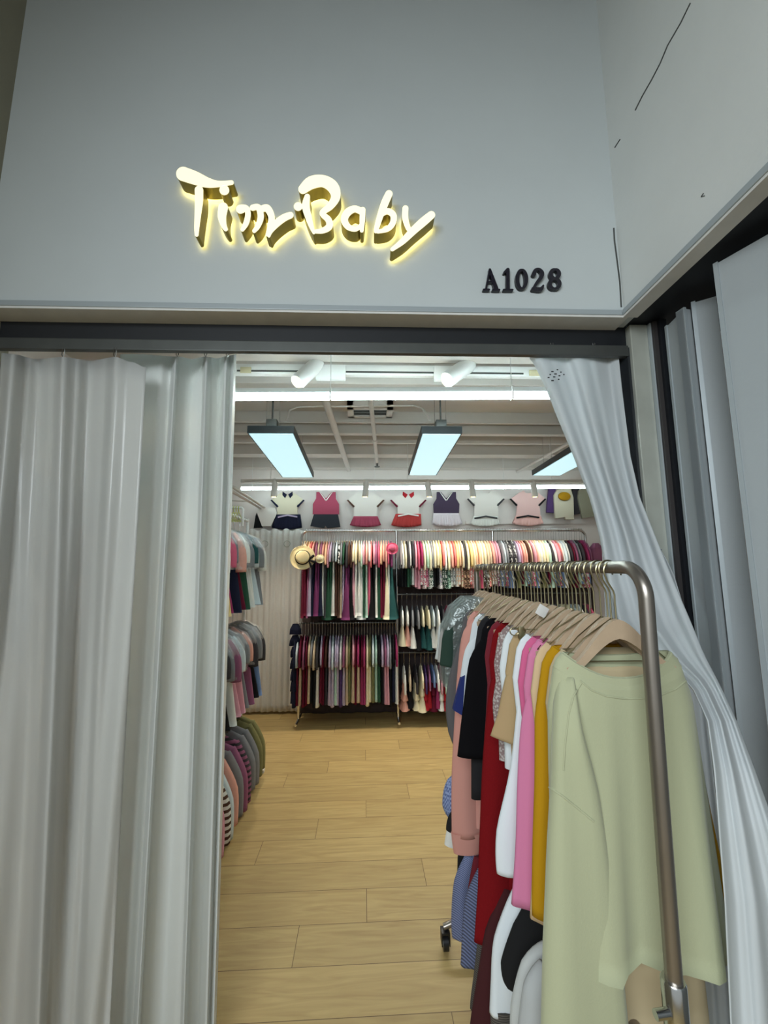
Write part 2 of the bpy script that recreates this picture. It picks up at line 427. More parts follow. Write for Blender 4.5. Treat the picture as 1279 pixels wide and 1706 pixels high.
LT = {
 'letter_t': [[(116, 103, 33), (165, 120, 31), (215, 139, 24), (262, 146, 15), (322, 140, 10)], [(183, 172, 20), (183, 220, 19), (178, 280, 15), (174, 330, 12), (173, 362, 9)]],
 'letter_i': [[(291, 172, 23)], [(286, 246, 23), (281, 285, 20), (288, 320, 14), (297, 338, 10)]],
 'letter_m': [[(360, 253, 21), (384, 250, 14), (392, 275, 13), (384, 312, 13), (368, 340, 9)], [(412, 247, 14), (436, 246, 14), (446, 285, 15), (434, 325, 12), (418, 346, 9)], [(450, 252, 15), (474, 250, 17), (492, 285, 15), (487, 325, 14), (474, 362, 8)], [(572, 279, 15), (545, 290, 17), (512, 315, 17), (488, 345, 12), (481, 368, 6)]],
 'letter_b_capital': [[(605, 242, 20)], [(626, 168, 22), (662, 140, 30), (712, 134, 28), (752, 158, 28), (765, 200, 22), (742, 240, 17), (708, 270, 13), (734, 298, 15), (738, 326, 16), (712, 344, 13), (680, 348, 9)], [(644, 200, 13), (638, 240, 18), (650, 290, 15), (663, 330, 11), (672, 354, 6)]],
 'letter_a': [[(872, 262, 15), (845, 252, 16), (815, 268, 18), (802, 298, 17), (818, 328, 14), (850, 338, 11), (872, 322, 9)], [(880, 256, 13), (878, 300, 13), (876, 344, 9)]],
 'letter_b': [[(992, 188, 17), (975, 225, 18), (955, 280, 15), (940, 330, 12), (935, 348, 8)], [(955, 280, 10), (984, 262, 14), (1010, 278, 15), (1008, 312, 14), (985, 338, 12), (945, 349, 8)]],
 'letter_y': [[(1062, 250, 14), (1061, 290, 14), (1072, 330, 12), (1086, 354, 8)], [(1172, 278, 18), (1140, 305, 20), (1095, 345, 18), (1050, 390, 14), (1006, 424, 9)]],
}
sg = thing('shop_sign', 'large glowing cream and gold script letters reading Tim Baby on the fascia', 'sign', (-.15, YF-.03, 2.85))
for nme, st in LT.items():
    letter(nme, [[(x, y, r*.9) for x, y, r in s_] for s_ in st], (260, 250), 2.558, YF-.062, YF-.014, M_face, M_side, sg, M_glow, 2.2)
# shop number A1028 in dark raised serif characters
M_num = mat('number_face', (26, 22, 36), .25, spec=.6); M_nums = mat('number_side', (14, 12, 20), .3)
def ell(cx, cy, rx, ry, r0, r1, n=20):
    return [(cx+rx*math.sin(2*PI*k/n), cy-ry*math.cos(2*PI*k/n), r0+(r1-r0)*abs(math.sin(2*PI*k/n))) for k in range(n+1)]
NM = {
 'character_a': [[(137, 122, 4), (122, 198, 3)], [(137, 122, 5), (163, 200, 9)], [(128, 172, 3), (155, 172, 3)], [(112, 204, 4), (134, 204, 4)], [(150, 205, 4), (176, 205, 4)]],
 'digit_1': [[(211, 122, 7), (211, 200, 8)], [(196, 134, 4), (208, 122, 5)], [(194, 205, 4), (230, 205, 4)]],
 'digit_0': [ell(268, 161, 18, 38, 4, 8)],
 'digit_2': [[(318, 140, 9), (322, 124, 5), (338, 120, 5), (351, 134, 8), (348, 152, 8), (330, 175, 6), (316, 198, 5)], [(314, 201, 7), (345, 202, 8), (356, 188, 4)]],
 'digit_8': [ell(404, 139, 17, 18, 4, 8), ell(403, 180, 20, 20, 4, 8)],
}
ns = thing('unit_number', 'small dark raised characters A1028 on the fascia above the lintel', 'sign', (.62, YF-.01, 2.62))
for nme, st in NM.items():
    letter(nme, st, (760, 400), 2.464, YF-.012, YF, M_num, M_nums, ns, None, 1.6)
# ------------------------------------------------------------------ curtains
def curtain_mat(name, rgb, rough, tr, gl=.5):
    m = mat(name, rgb, rough, trans=tr, spec=gl, noise=.03, nscale=9)
    return m
M_cur = curtain_mat('white_satin_curtain', (244, 246, 244), .42, .3)
M_film = curtain_mat('frosted_curtain_film', (240, 240, 238), .24, .32, .6)
n_, l_ = M_film.node_tree.nodes, M_film.node_tree.links
rf = n_.new('ShaderNodeBsdfRefraction'); rf.inputs['Roughness'].default_value = .42; rf.inputs['IOR'].default_value = 1.08; rf.inputs[0].default_value = (.9, .92, .92, 1)
mxf = n_.new('ShaderNodeMixShader'); mxf.inputs[0].default_value = .2
o_ = n_['Material Output']; l_.new(o_.inputs[0].links[0].from_socket, mxf.inputs[1]); l_.new(rf.outputs[0], mxf.inputs[2]); l_.new(mxf.outputs[0], o_.inputs[0])
M_cur2 = curtain_mat('white_cotton_curtain', (222, 226, 228), .7, .33, .2)
def pleated(name, ridges, ytab_top, ybot, Yc, label, m, ncol=6, nrow=36, parent=None, warp=None):
    """ridges: (x at top, x at bottom, depth offset). ytab_top: top edge pixel row by x"""
    pts = []
    seg = []
    for (a, b_) in zip(ridges, ridges[1:]):
        for k in range(ncol): seg.append((a, b_, k/ncol))
    seg.append((ridges[-2], ridges[-1], 1.0))
    for j in range(nrow+1):
        v = j/nrow; row_ = []
        for a, b_, t in seg:
            xt = a[0]+(b_[0]-a[0])*t; xb = a[1]+(b_[1]-a[1])*t
            dY = a[2]+(b_[2]-a[2])*sm(t)
            y0 = interps(ytab_top, xt)
            y = y0+(ybot-y0)*v
            vv = (y-600)/1100
            x = xt+(xb-xt)*vv
            w_ = warp(xt, y) if warp else 0
            row_.append(P(x, y, Y=Yc+dY+w_))
        pts.append(row_)
    bm = quad_strip(NB(), pts)
    o = obj(name, bm, m, parent, 'all'); solid(o, .0015)
    return o
# back curtain (nearest the opening)
ridB = [(200, 150, .03), (226, 172, .03), (243, 190, .02), (268, 206, -.005), (285, 222, .025), (293, 230, -.055), (297, 234, .035), (318, 268, .05), (338, 300, .01), (344, 306, -.05), (352, 312, .03), (366, 330, .05), (376, 344, -.045), (384, 350, .0), (389, 356, -.03), (393, 360, .02)]
cb = pleated('curtain', ridB, [(200, 590), (226, 590), (296, 594), (320, 598), (343, 594), (360, 597), (379, 593), (393, 590)], 2010, 1.575, '', M_cur)
setp(cb, 'glossy white pleated curtain hanging at the left edge of the open doorway', 'curtain', 'white curtains at the doorway')
ridA = [(2, -90, .0), (20, -70, -.045), (45, -30, .02), (66, 20, .05), (88, 42, .01), (105, 66, -.05), (128, 80, .0), (150, 98, .05), (176, 122, .02), (193, 140, -.045), (215, 160, -.03), (244, 183, -.035)]
ca = pleated('curtain', ridA, [(2, 588), (20, 590), (60, 598), (105, 595), (150, 601), (192, 595), (218, 603), (244, 612)], 2010, 1.49, '', M_film,
             warp=lambda x, y: .018*math.sin(x*.11+y*.004)*min(1, max(0, (y-700)/500)))
setp(ca, 'frosted translucent curtain panel at the far left with a sagging top hem', 'curtain', 'white curtains at the doorway')
# curtain hooks on the track
def chook(px, py, Y, k):
    bm = NB(); a = P(px, py-8, Y=Y); s = .004
    tube(bm, [a+Vector((-s, 0, .006)), a+Vector((-s, 0, -.022)), a+Vector((0, 0, -.03)), a+Vector((s, 0, -.022)), a+Vector((s, 0, .006))], .0014, 6)
    o = obj('curtain_hook', bm, M_chrome)
    setp(o, 'small metal curtain hook under the steel lintel, '+k, 'curtain hook', 'curtain hooks')
for px, k, Y in ((106, 'leftmost of all', 1.45), (192, 'second from the left', 1.45), (296, 'third from the left', 1.5), (343, 'fourth from the left', 1.5), (379, 'at the opening edge of the left curtain', 1.5), (919, 'left one above the drawn back curtain', 1.47), (989, 'right one above the drawn back curtain', 1.47)):
    chook(px, 590 if px < 800 else 582, Y, k)
# right curtain, swept forward past the end of the rack
rows = [  # py, left px, left Y, right px, right Y
 (574, 862, 1.50, 1028, 1.50), (600, 886, 1.50, 1031, 1.50), (640, 906, 1.49, 1035, 1.49), (690, 926, 1.47, 1041, 1.46), (760, 955, 1.44, 1050, 1.43), (830, 982, 1.40, 1066, 1.39),
 (890, 998, 1.36, 1090, 1.33), (960, 1010, 1.31, 1118, 1.24), (1040, 1030, 1.22, 1152, 1.14), (1090, 1080, 1.10, 1172, 1.05), (1140, 1150, .93, 1198, .96), (1200, 1178, .84, 1226, .88), (1280, 1189, .795, 1256, .82), (1380, 1197, .775, 1292, .79), (1500, 1207, .765, 1330, .78), (1706, 1217, .76, 1370, .78), (2100, 1236, .76, 1420, .78)]
def rowat(y, k): return interp([(r[0], r[k]) for r in rows], y)
pts = []; NR, NCc = 90, 84
for j in range(NR+1):
    y = 574+(2100-574)*j/NR; row_ = []
    ly, lY, ry, rY = (rowat(y, k) for k in (1, 2, 3, 4))
    am = interp([(574, .010), (650, .018), (900, .022), (1100, .012), (1300, .007), (2100, .012)], y)
    for i in range(NCc+1):
        s = i/NCc
        ss = s**(1.0)
        x = ly+(ry-ly)*ss
        dY = am*(math.sin(s**.8*2*PI*2.3+y*.003)+.3*math.sin(s*2*PI*4.3+1+y*.0035)+.06*math.sin(s*2*PI*9+y*.004))
        row_.append(P(x, y, Y=lY+(rY-lY)*ss+dY))
    pts.append(row_)
cr = obj('curtain', quad_strip(NB(), pts), M_cur2, None, 'all'); solid(cr, .0015)
setp(cr, 'white cotton curtain drawn back to the right over the end of the clothes rack', 'curtain', 'white curtains at the doorway')
rows2 = [(580, 975, 1.53, 1034, 1.53), (700, 990, 1.53, 1046, 1.53), (850, 1000, 1.50, 1062, 1.50), (950, 1004, 1.44, 1120, 1.40), (1050, 1010, 1.38, 1150, 1.32), (1150, 1015, 1.34, 1172, 1.27), (1400, 1030, 1.30, 1200, 1.22), (2100, 1050, 1.28, 1250, 1.2)]
pts = []
for j in range(61):
    y = 580+1520*j/60; lx, lY, rx_, rY = (interp([(r[0], r[k]) for r in rows2], y) for k in (1, 2, 3, 4))
    pts.append([P(lx+(rx_-lx)*i/60, y, Y=lY+(rY-lY)*i/60+.012*math.sin(i*.33+y*.002)+.006*math.sin(i*.8)) for i in range(61)])
cr2 = obj('curtain', quad_strip(NB(), pts), M_cur2, None, 'all'); solid(cr2, .0015)
setp(cr2, 'plain white curtain hanging straighter behind the drawn back one at the right jamb', 'curtain', 'white curtains at the doorway')
# care print on the curtain's upper corner
bm = NB()
for i, (dx, dy, w_) in enumerate([(0, 0, 7), (9, -3, 5), (-3, 5, 5), (5, 4, 8), (15, 1, 4), (-6, 10, 6), (3, 9, 7), (12, 7, 6), (20, 5, 4), (0, 15, 8), (11, 13, 5)]):
    a = P(918+dx, 618+dy, Y=1.435); b_ = P(918+dx+w_*.55, 618+dy+2, Y=1.435)
    box(bm, a.x, b_.x, 1.4345, 1.4355, b_.z, a.z)
obj('care_print', bm, M_frame, cr, False)
# ------------------------------------------------------------------ ceiling steelwork and fittings
M_beam = mat('white_painted_steel', (206, 200, 194), .55, noise=.05, nscale=9)
def purlin(k, py0, py1, z=2.80, h=.15, m=M_beam):
    a = P(620, py0, Z=z).y; b_ = P(620, py1, Z=z).y
    return struct('trim_%d' % k, box(NB(), -1.62, 2.9, a, b_, z, z+h, .003), m)
purlin(20, 592, 604, 2.72, .23); purlin(21, 640, 648, 2.72, .2); purlin(22, 722, 726, 2.80); purlin(23, 738, 740, 2.84, .11); purlin(24, 757, 763, 2.78, .17); purlin(25, 779, 783, 2.74, .21); purlin(26, 704, 706, 2.85, .1)
# light track with two spotlights and a driver box
zt = 2.66
YT = P(620, 627, Z=zt).y
tr = thing('lighting_track', 'long white lighting track across the ceiling near the doorway', 'lighting track', (.2, YT, zt+.02))
t = NB(); box(t, P(380, 627, Y=YT).x, P(905, 627, Y=YT).x, YT-.017, YT+.017, zt, zt+.06, .002)
o = obj('track_rail', t, M_whitepl); o.parent = tr; o.matrix_parent_inverse = tr.matrix_basis.inverted()
t = NB(); box(t, P(396, 627, Y=YT).x, P(870, 627, Y=YT).x, YT-.019, YT-.016, zt+.012, zt+.022)
o = obj('track_slot', t, M_rail); o.parent = tr; o.matrix_parent_inverse = tr.matrix_basis.inverted()
t = NB()
for px in (409, 890):
    c = P(px, 628, Y=YT-.02); t = NB(); box(t, c.x-.03, c.x+.03, YT-.026, YT-.019, zt+.002, zt+.036, .002)
    o = obj('track_joint', t, mat('old_plastic', (206, 196, 160), .5)); o.parent = tr; o.matrix_parent_inverse = tr.matrix_basis.inverted()
def spot(pa, pb, Ya, Yb, r, label, group, box_px=None, rb=None):
    a = P(pa[0], pa[1], Y=Ya); b_ = P(pb[0], pb[1], Y=Yb)
    th = thing('track_spotlight', label, 'spotlight', (a.x, a.y, a.z+.05), group)
    inv = th.matrix_basis.inverted()
    d = (b_-a).normalized()
    bm = NB(); tube(bm, [a-d*.02, a-d*.018, a, b_-d*.004, b_], r, 28, [r*.1, r*.86, r, r, r*.97]); o = obj('lamp_head', bm, M_whitepl, th); o.matrix_parent_inverse = inv
    bm = NB(); tube(bm, [b_-d*.002, b_+d*.001], r*.82, 28); q = obj('lens', bm, M_spot, th); q.matrix_parent_inverse = inv
    bm = NB(); box(bm, a.x-.012, a.x+.012, a.y-.012, a.y+.012, a.z-.01, a.z+.09, .003); q = obj('swivel_bracket', bm, M_whitepl, th); q.matrix_parent_inverse = inv
    if box_px:
        x0 = P(box_px[0], box_px[1], Y=YT-.02).x; x1 = P(box_px[2], box_px[1], Y=YT-.02).x
        z0 = P(620, box_px[3], Y=YT-.03).z; z1 = P(620, box_px[1], Y=YT-.03).z
        bm = NB(); box(bm, x0, x1, YT-.045, YT-.018, z0, z1, .003); q = obj('driver_box', bm, M_whitepl, th); q.matrix_parent_inverse = inv
    l_ = bpy.data.lights.new('spot_beam', 'SPOT'); l_.energy = 30; l_.color = (1, .84, .6); l_.spot_size = math.radians(50); l_.spot_blend = .6; l_.shadow_soft_size = .03
    lo = bpy.data.objects.new('spot_beam', l_); COL.objects.link(lo); lo.location = b_+d*.012; lo.rotation_euler = d.to_track_quat('-Z', 'Y').to_euler(); lo.parent = th; lo.matrix_parent_inverse = inv
    return th
spot((528, 607), (495, 637), YT-.03, YT-.11, .042, 'white cylinder spotlight on the ceiling track, left of the two near ones', 'near track spotlights', (527, 610, 576, 634))
spot((780, 608), (744, 633), YT-.03, YT-.10, .045, 'white cylinder spotlight on the ceiling track, right of the two near ones', 'near track spotlights', (722, 610, 752, 634))
# linear tube lights
def tube_light(pl, pr, z, r, label, nbr, mt=None):
    a, b_ = P(*pl, Z=z), P(*pr, Z=z)
    th = thing('tube_light', label, 'ceiling light', ((a+b_)/2+Vector((0, 0, .02))))
    inv = th.matrix_basis.inverted()
    bm = NB(); d = (b_-a).normalized()
    loft(bm, [[p+Vector(q) for q in ((0, -.012, .02), (0, .012, .02), (0, .012, .045), (0, -.012, .045))] for p in (a, b_)])
    o = obj('housing', bm, M_whitepl, th, False); o.matrix_parent_inverse = inv
    bm = NB(); tube(bm, [a, b_], r, 16); o = obj('tube', bm, mt or M_tube, th); o.matrix_parent_inverse = inv
    for f in nbr:
        p = a.lerp(b_, f); bm = NB(); box(bm, p.x-.004, p.x+.004, p.y-r-.002, p.y+r+.002, p.z-r-.002, p.z+.046, .001); tube(bm, [p+Vector((0, 0, .04)), (p.x, p.y, 2.949)], .002, 6)
        o = obj('clip', bm, M_whitepl, th); o.matrix_parent_inverse = inv
    return th
tube_light((380, 662), (1010, 659), 2.45, .0165, 'long white tube light spanning the ceiling nearest the doorway', (.27, .75))
tube_light((402, 814), (985, 811), 2.45, .019, 'long white tube light at the far end above the wall outfits', (.03, .38, .75), M_tube2)
# ceiling panel lights hung on wires
def panel(x0, x1, Y0, Y1, skew, z, label):
    th = thing('panel_light', label, 'ceiling light', ((x0+x1)/2, (Y0+Y1)/2, z+.03), 'suspended ceiling panel lights')
    inv = th.matrix_basis.inverted()
    def q(x0, x1, Y0, Y1, zz): return [(x0, Y0, zz), (x1, Y0, zz), (x1+skew, Y1, zz), (x0+skew, Y1, zz)]
    bm = NB(); loft(bm, [q(x0-.008, x1+.008, Y0-.008, Y1+.008, z+.001), q(x0-.008, x1+.008, Y0-.008, Y1+.008, z+.05)])
    o = obj('frame', bm, M_frame, th, False); o.matrix_parent_inverse = inv
    bm = NB(); loft(bm, [q(x0+.002, x1-.002, Y0+.004, Y1-.004, z-.003), q(x0+.002, x1-.002, Y0+.004, Y1-.004, z+.002)])
    o = obj('diffuser', bm, M_panel, th, False); o.matrix_parent_inverse = inv
    for (a, b_) in ((.35, .04), (.65, .04), (.35, .96), (.65, .96)):
        x = x0+(x1-x0)*a+skew*b_; y = Y0+(Y1-Y0)*b_
        bm = NB(); tube(bm, [(x, y, z+.05), (x, y, 2.95)], .0018, 6); o = obj('suspension_wire', bm, M_chrome, th); o.matrix_parent_inverse = inv
    bm = NB(); xc = (x0+x1)/2; box(bm, xc-.035, xc+.035, Y0+.0, Y0+.06, z+.05, z+.10, .004); tube(bm, [(xc, Y0+.03, z+.1), (xc, Y0+.03, 2.95)], .006, 8)
    o = obj('cable_box', bm, M_rail, th); o.matrix_parent_inverse = inv
panel(-.785, -.497, 2.66, 3.99, -.05, 2.45, 'long suspended light panel with black frame, leftmost of three under the ceiling')
panel(.352, .607, 2.65, 3.89, .03, 2.45, 'long suspended light panel with black frame, middle one of three under the ceiling')
panel(1.55, 1.81, 2.65, 3.89, .03, 2.45, 'long suspended light panel with black frame, half behind the drawn back curtain')
# pipes and vent on the ceiling
def pipe(name, pts, r, m, label, cat):
    bm = NB(); tube(bm, pts, r, 12); o = obj(name, bm, m, None); return setp(o, label, cat)
za = 2.80
pipe('ceiling_bar', [P(540, 662, Z=za), P(583, 789, Z=2.74)], .028, M_beam, 'thick white painted bar running back along the ceiling left of the vent', 'bar')
a, b_ = P(616, 655, Z=2.74), P(628, 770, Z=2.74)
sp_ = thing('sprinkler_pipe', 'thin white sprinkler pipe on the ceiling ending in a sprinkler head', 'pipe', a)
inv = sp_.matrix_basis.inverted()
for nm, bm_, mm in (('pipe', tube(NB(), [a, b_], .017, 12), M_beam), ('sprinkler_head', tube(NB(), [b_+Vector((0, -.01, 0)), b_+Vector((0, -.01, -.05)), b_+Vector((0, -.01, -.052)), b_+Vector((0, -.01, -.058))], .012, 12, [.012, .009, .03, .03]), M_rail), ('coupling', tube(NB(), [a.lerp(b_, .55), a.lerp(b_, .6)], .023, 12), M_beam)):
    o = obj(nm, bm_, mm, sp_); o.matrix_parent_inverse = inv
c0, c1, c2, c3 = P(476, 703, Z=2.6), P(484, 682, Z=2.8), P(700, 680, Z=2.8), P(716, 700, Z=2.6)
pipe('cable_conduit', [c0, c0.lerp(c1, .7)+Vector((0, 0, .02)), c1+Vector((.05, 0, .02)), c2+Vector((-.05, 0, .02)), c3.lerp(c2, .7)+Vector((0, 0, .02)), c3], .008, M_beam, 'thin white conduit arching between the left and middle light panels', 'conduit')
pipe('ceiling_bar', [P(708, 790, Z=2.72) + Vector((1.1, 0, 0)), P(935, 735, Z=2.74)+Vector((.1, 0, 0))], .016, M_beam, 'slim slanted ceiling bar near the right light panel', 'bar')
v0 = P(580, 696, Z=2.86); v1 = P(655, 681, Z=2.86)
vt = thing('air_vent', 'rectangular ceiling air vent between the left and middle light panels', 'vent', ((v0.x+v1.x)/2, (v0.y+v1.y)/2, 2.86)); inv = vt.matrix_basis.inverted()
t = NB()
for (a0, a1, b0, b1) in ((v0.x, v1.x, v1.y, v1.y+.03), (v0.x, v1.x, v0.y-.03, v0.y), (v0.x, v0.x+.05, v1.y, v0.y), (v1.x-.05, v1.x, v1.y, v0.y)):
    lo_, hi_ = min(b0, b1), max(b0, b1); box(t, a0, a1, lo_, hi_, 2.86, 2.95)
o = obj('vent_frame', t, M_beam, vt, False); o.matrix_parent_inverse = inv
t = NB()
for k in range(4):
    y = v0.y+(v1.y-v0.y)*(k+.5)/4; box(t, v0.x+.05, v1.x-.05, y-.012, y+.004, 2.875, 2.9)
o = obj('slat', t, M_rail, vt, False); o.matrix_parent_inverse = inv
# wall-mounted pair of rails high on the left wall, and a hung wire
rp_ = thing('hanging_rail', 'pair of white tubular rails running back high on the left wall', 'rail', (-1.5, 3.2, 2.2)); inv = rp_.matrix_basis.inverted()
for (q0, q1) in (((380, 806), (441, 846)), ((380, 815), (436, 848))):
    a = P(*q0, X=-1.22 if q0[1] == 806 else -1.26); b_ = P(*q1, X=-1.22 if q0[1] == 806 else -1.26)
    o = obj('rail_tube', tube(NB(), [a, b_], .014, 10), M_beam, rp_); o.matrix_parent_inverse = inv
a = P(432, 838, X=-1.24); 
for yy in (a.y-.1, a.y-1.1):
    o = obj('bracket', tube(NB(), [(-1.24, yy, a.z+.0), (-1.62, yy, a.z+.02)], .01, 8), M_beam, rp_); o.matrix_parent_inverse = inv
# far track spotlights in front of the outfits
ZTK = P(620, 804, Y=4.2).z
ft_ = thing('lighting_track', 'thin white lighting track just in front of the far tube light', 'lighting track', (.4, 4.20, 2.45)); inv = ft_.matrix_basis.inverted()
o = obj('track_rail', box(NB(), -1.3, 2.5, 4.18, 4.22, ZTK, ZTK+.03, .002), M_whitepl, ft_); o.matrix_parent_inverse = inv
for x in (-1.0, .4, 1.9):
    o = obj('suspension_rod', tube(NB(), [(x, 4.20, ZTK+.02), (x, 4.20, 2.95)], .003, 6), M_whitepl, ft_); o.matrix_parent_inverse = inv
for px, k in ((458, 'first'), (610, 'second'), (712, 'third'), (785, 'fourth'), (888, 'fifth')):
    p0, p1 = P(px, 806, Y=4.20), P(px+(3 if px > 700 else -2), 825, Y=4.18)
    th = thing('track_spotlight', 'small white cylinder spotlight under the far tube light, %s from the left' % k, 'spotlight', p0, 'far spotlights'); inv = th.matrix_basis.inverted()
    o = obj('lamp_head', tube(NB(), [p0+Vector((0, .0, .05)), p0, p1-Vector((0, 0, .012)), p1-Vector((0, 0, .018))], .034, 18, [.012, .031, .031, .027]), M_whitepl, th); o.matrix_parent_inverse = inv
    o = obj('lens', tube(NB(), [p1-Vector((0, 0, .017)), p1-Vector((0, 0, .020))], .022, 18), M_spot, th); o.matrix_parent_inverse = inv
    l_ = bpy.data.lights.new('spot_beam', 'SPOT'); l_.energy = 30 if px < 500 else 26; l_.color = (1, .86, .66) if px < 500 else (1, .9, .76); l_.spot_size = math.radians(115); l_.spot_blend = .8; l_.shadow_soft_size = .03
    lo = bpy.data.objects.new('spot_beam', l_); COL.objects.link(lo); lo.location = p1-Vector((0, 0, .03))
    d = Vector((.15 if px < 500 else 0, -.12, -1)).normalized(); lo.rotation_euler = d.to_track_quat('-Z', 'Y').to_euler(); lo.parent = th; lo.matrix_parent_inverse = inv
# ------------------------------------------------------------------ garments
ORD = ['first', 'second', 'third', 'fourth', 'fifth', 'sixth', 'seventh', 'eighth', 'ninth', 'tenth', 'eleventh', 'twelfth', 'thirteenth', 'fourteenth', 'fifteenth', 'sixteenth', 'seventeenth', 'eighteenth', 'nineteenth', 'twentieth']
ORD += ['twenty-'+o for o in ORD[:9]]+['thirtieth']+['thirty-'+o for o in ORD[:9]]+['fortieth']+['forty-'+o for o in ORD[:9]]
def body_mesh(bm, st, N=32, scoop=0.0, back=0.0, fold=0.0, nf=3, seed=0, sq=.75, cap=False, dy=0.0):
    """st: list of (z, halfwidth, halfthick). Front faces -Y. folds grow towards the hem."""
    rr = random.Random(seed); ph = [rr.uniform(0, 6.28) for _ in range(4)]
    z0, z1 = st[0][0], st[-1][0]; rings = []
    M = max(10, int(abs(z1-z0)/.035))
    zs = sorted({round(z0+(z1-z0)*k/M, 5) for k in range(M+1)} | {s[0] for s in st}, reverse=True)
    wt = [(-s[0], s[1]) for s in st]; tt = [(-s[0], s[2]) for s in st]
    for z in zs:
        w = interp(wt, -z); t = interp(tt, -z); v = (z-z0)/(z1-z0); ring = []
        for k in range(N):
            a = 2*PI*k/N; ca, sa = math.cos(a), math.sin(a)
            x = w*math.copysign(abs(ca)**sq, ca); y = t*math.copysign(abs(sa)**.8, sa)
            f = fold*v*(math.sin(nf*x/max(w, .01)*2+ph[0])+.5*math.sin(nf*2.1*x/max(w, .01)*2+ph[1]+v*2))
            y += f*(1 if sa < 0 else .6)
            x += fold*.6*v*math.sin(a*2+ph[2])
            zz = z
            if scoop:
                top = max(0, 1-(z0-z)/.12); q = (1-min(1, abs(x)/max(w, .001))**2.2)
                zz -= top*q*(scoop if sa < 0 else back)
            ring.append((x, y+dy, zz))
        rings.append(ring)
    loft(bm, rings, False, cap)
    return rings
def sleeve_mesh(bm, pts, wid, thk, N=14, seed=0, wob=.0, mi=0):
    """pts path (x,y,z); wid / thk half sizes along path, flattened across Y"""
    rr = random.Random(seed); rings = []
    pts = [Vector(p) for p in pts]
    Q = []; S = [pts[0]]+pts+[pts[-1]]
    for i in range(1, len(S)-2):
        for k in range(5):
            t = k/5; a, b_, c, d = S[i-1], S[i], S[i+1], S[i+2]
            Q.append((.5*((2*b_)+(c-a)*t+(2*a-5*b_+4*c-d)*t*t+(3*b_-a-3*c+d)*t**3), (i-1+t)/(len(pts)-1)))
    Q.append((pts[-1], 1.0))
    ph = rr.uniform(0, 6)
    for i, (p, u) in enumerate(Q):
        d = (Q[min(i+1, len(Q)-1)][0]-Q[max(i-1, 0)][0]).normalized()
        ax = Vector((d.z, 0, -d.x)).normalized() if abs(d.y) < .95 else Vector((1, 0, 0))
        ay = d.cross(ax).normalized()
        W_ = interp([(k/(len(wid)-1), wid[k]) for k in range(len(wid))], u); T_ = interp([(k/(len(thk)-1), thk[k]) for k in range(len(thk))], u)
        ring = []
        for k in range(N):
            a = 2*PI*k/N
            w2 = T_*(1+.25*math.sin(3*a+ph+u*3)) if wob else T_
            ring.append(p+ax*(W_*math.cos(a)+wob*math.sin(u*7+ph))+ay*(w2*math.sin(a)))
        rings.append(ring)
    loft(bm, rings, True, True, mi=mi)
def hanger_parts(hw=.13, drop=.085, hook=.106, thick=.006, wide=.02, gold=True, N=14):
    """local: rail centre at 0,0,0; hanger body hangs below; plane XZ"""
    bm = NB(); r = .0185; w = .0017
    pts = []
    for k in range(13):
        a = math.radians(-35+k*225/12); pts.append((-math.cos(a)*r*-1, 0, math.sin(a)*r+.0005))
    pts = [(r*math.cos(math.radians(a)), 0, r*math.sin(math.radians(a))) for a in range(-28, 208, 16)]
    pts += [(-.0125, 0, -.022), (-.002, 0, -.040), (0, 0, -.048), (0, 0, -hook)]
    tube(bm, pts, w, 6)
    hk = bm
    wd_ = NB(); up = []; lo = []
    for k in range(N+1):
        x = -hw+2*hw*k/N; u = abs(x)/hw
        zt_ = -hook+.008-drop*(.12*u+.88*sm(u)) - .002*u*u
        ht = wide*(2.0-1.0*sm(min(1, u*1.15))) * (.82 if u > .95 else 1)
        up.append((x, zt_)); lo.append((x, zt_-ht))
    out = up+lo[::-1]
    ringA = [(x, -thick, z) for x, z in out]; ringB = [(x, thick, z) for x, z in out]
    va = [wd_.verts.new(p) for p in ringA]; vb = [wd_.verts.new(p) for p in ringB]
    n_ = len(va)
    for i in range(n_): wd_.faces.new((va[i], va[(i+1) % n_], vb[(i+1) % n_], vb[i]))
    for i in range(N):
        wd_.faces.new((va[i], va[i+1], va[n_-2-i], va[n_-1-i])); wd_.faces.new((vb[i+1], vb[i], vb[n_-1-i], vb[n_-2-i]))
    bmesh.ops.bevel(wd_, geom=[e for e in wd_.edges if len(e.link_faces) == 2 and e.calc_face_angle(0) > .9], offset=.0022, segments=2, affect='EDGES')
    return hk, wd_
def dup(root, loc, rz, label, group=None, name=None):
    r = root.copy(); COL.objects.link(r); r.location = loc; r.rotation_euler = (0, 0, rz); r['label'] = label
    if group: r['group'] = group
    for ch in list(root.children):
        c = ch.copy(); COL.objects.link(c); c.parent = r
        for g in list(ch.children):
            d = g.copy(); COL.objects.link(d); d.parent = c
    return r
def recolour(o, ms):
    for i, m in enumerate(ms):
        o.material_slots[i].link = 'OBJECT'; o.material_slots[i].material = m
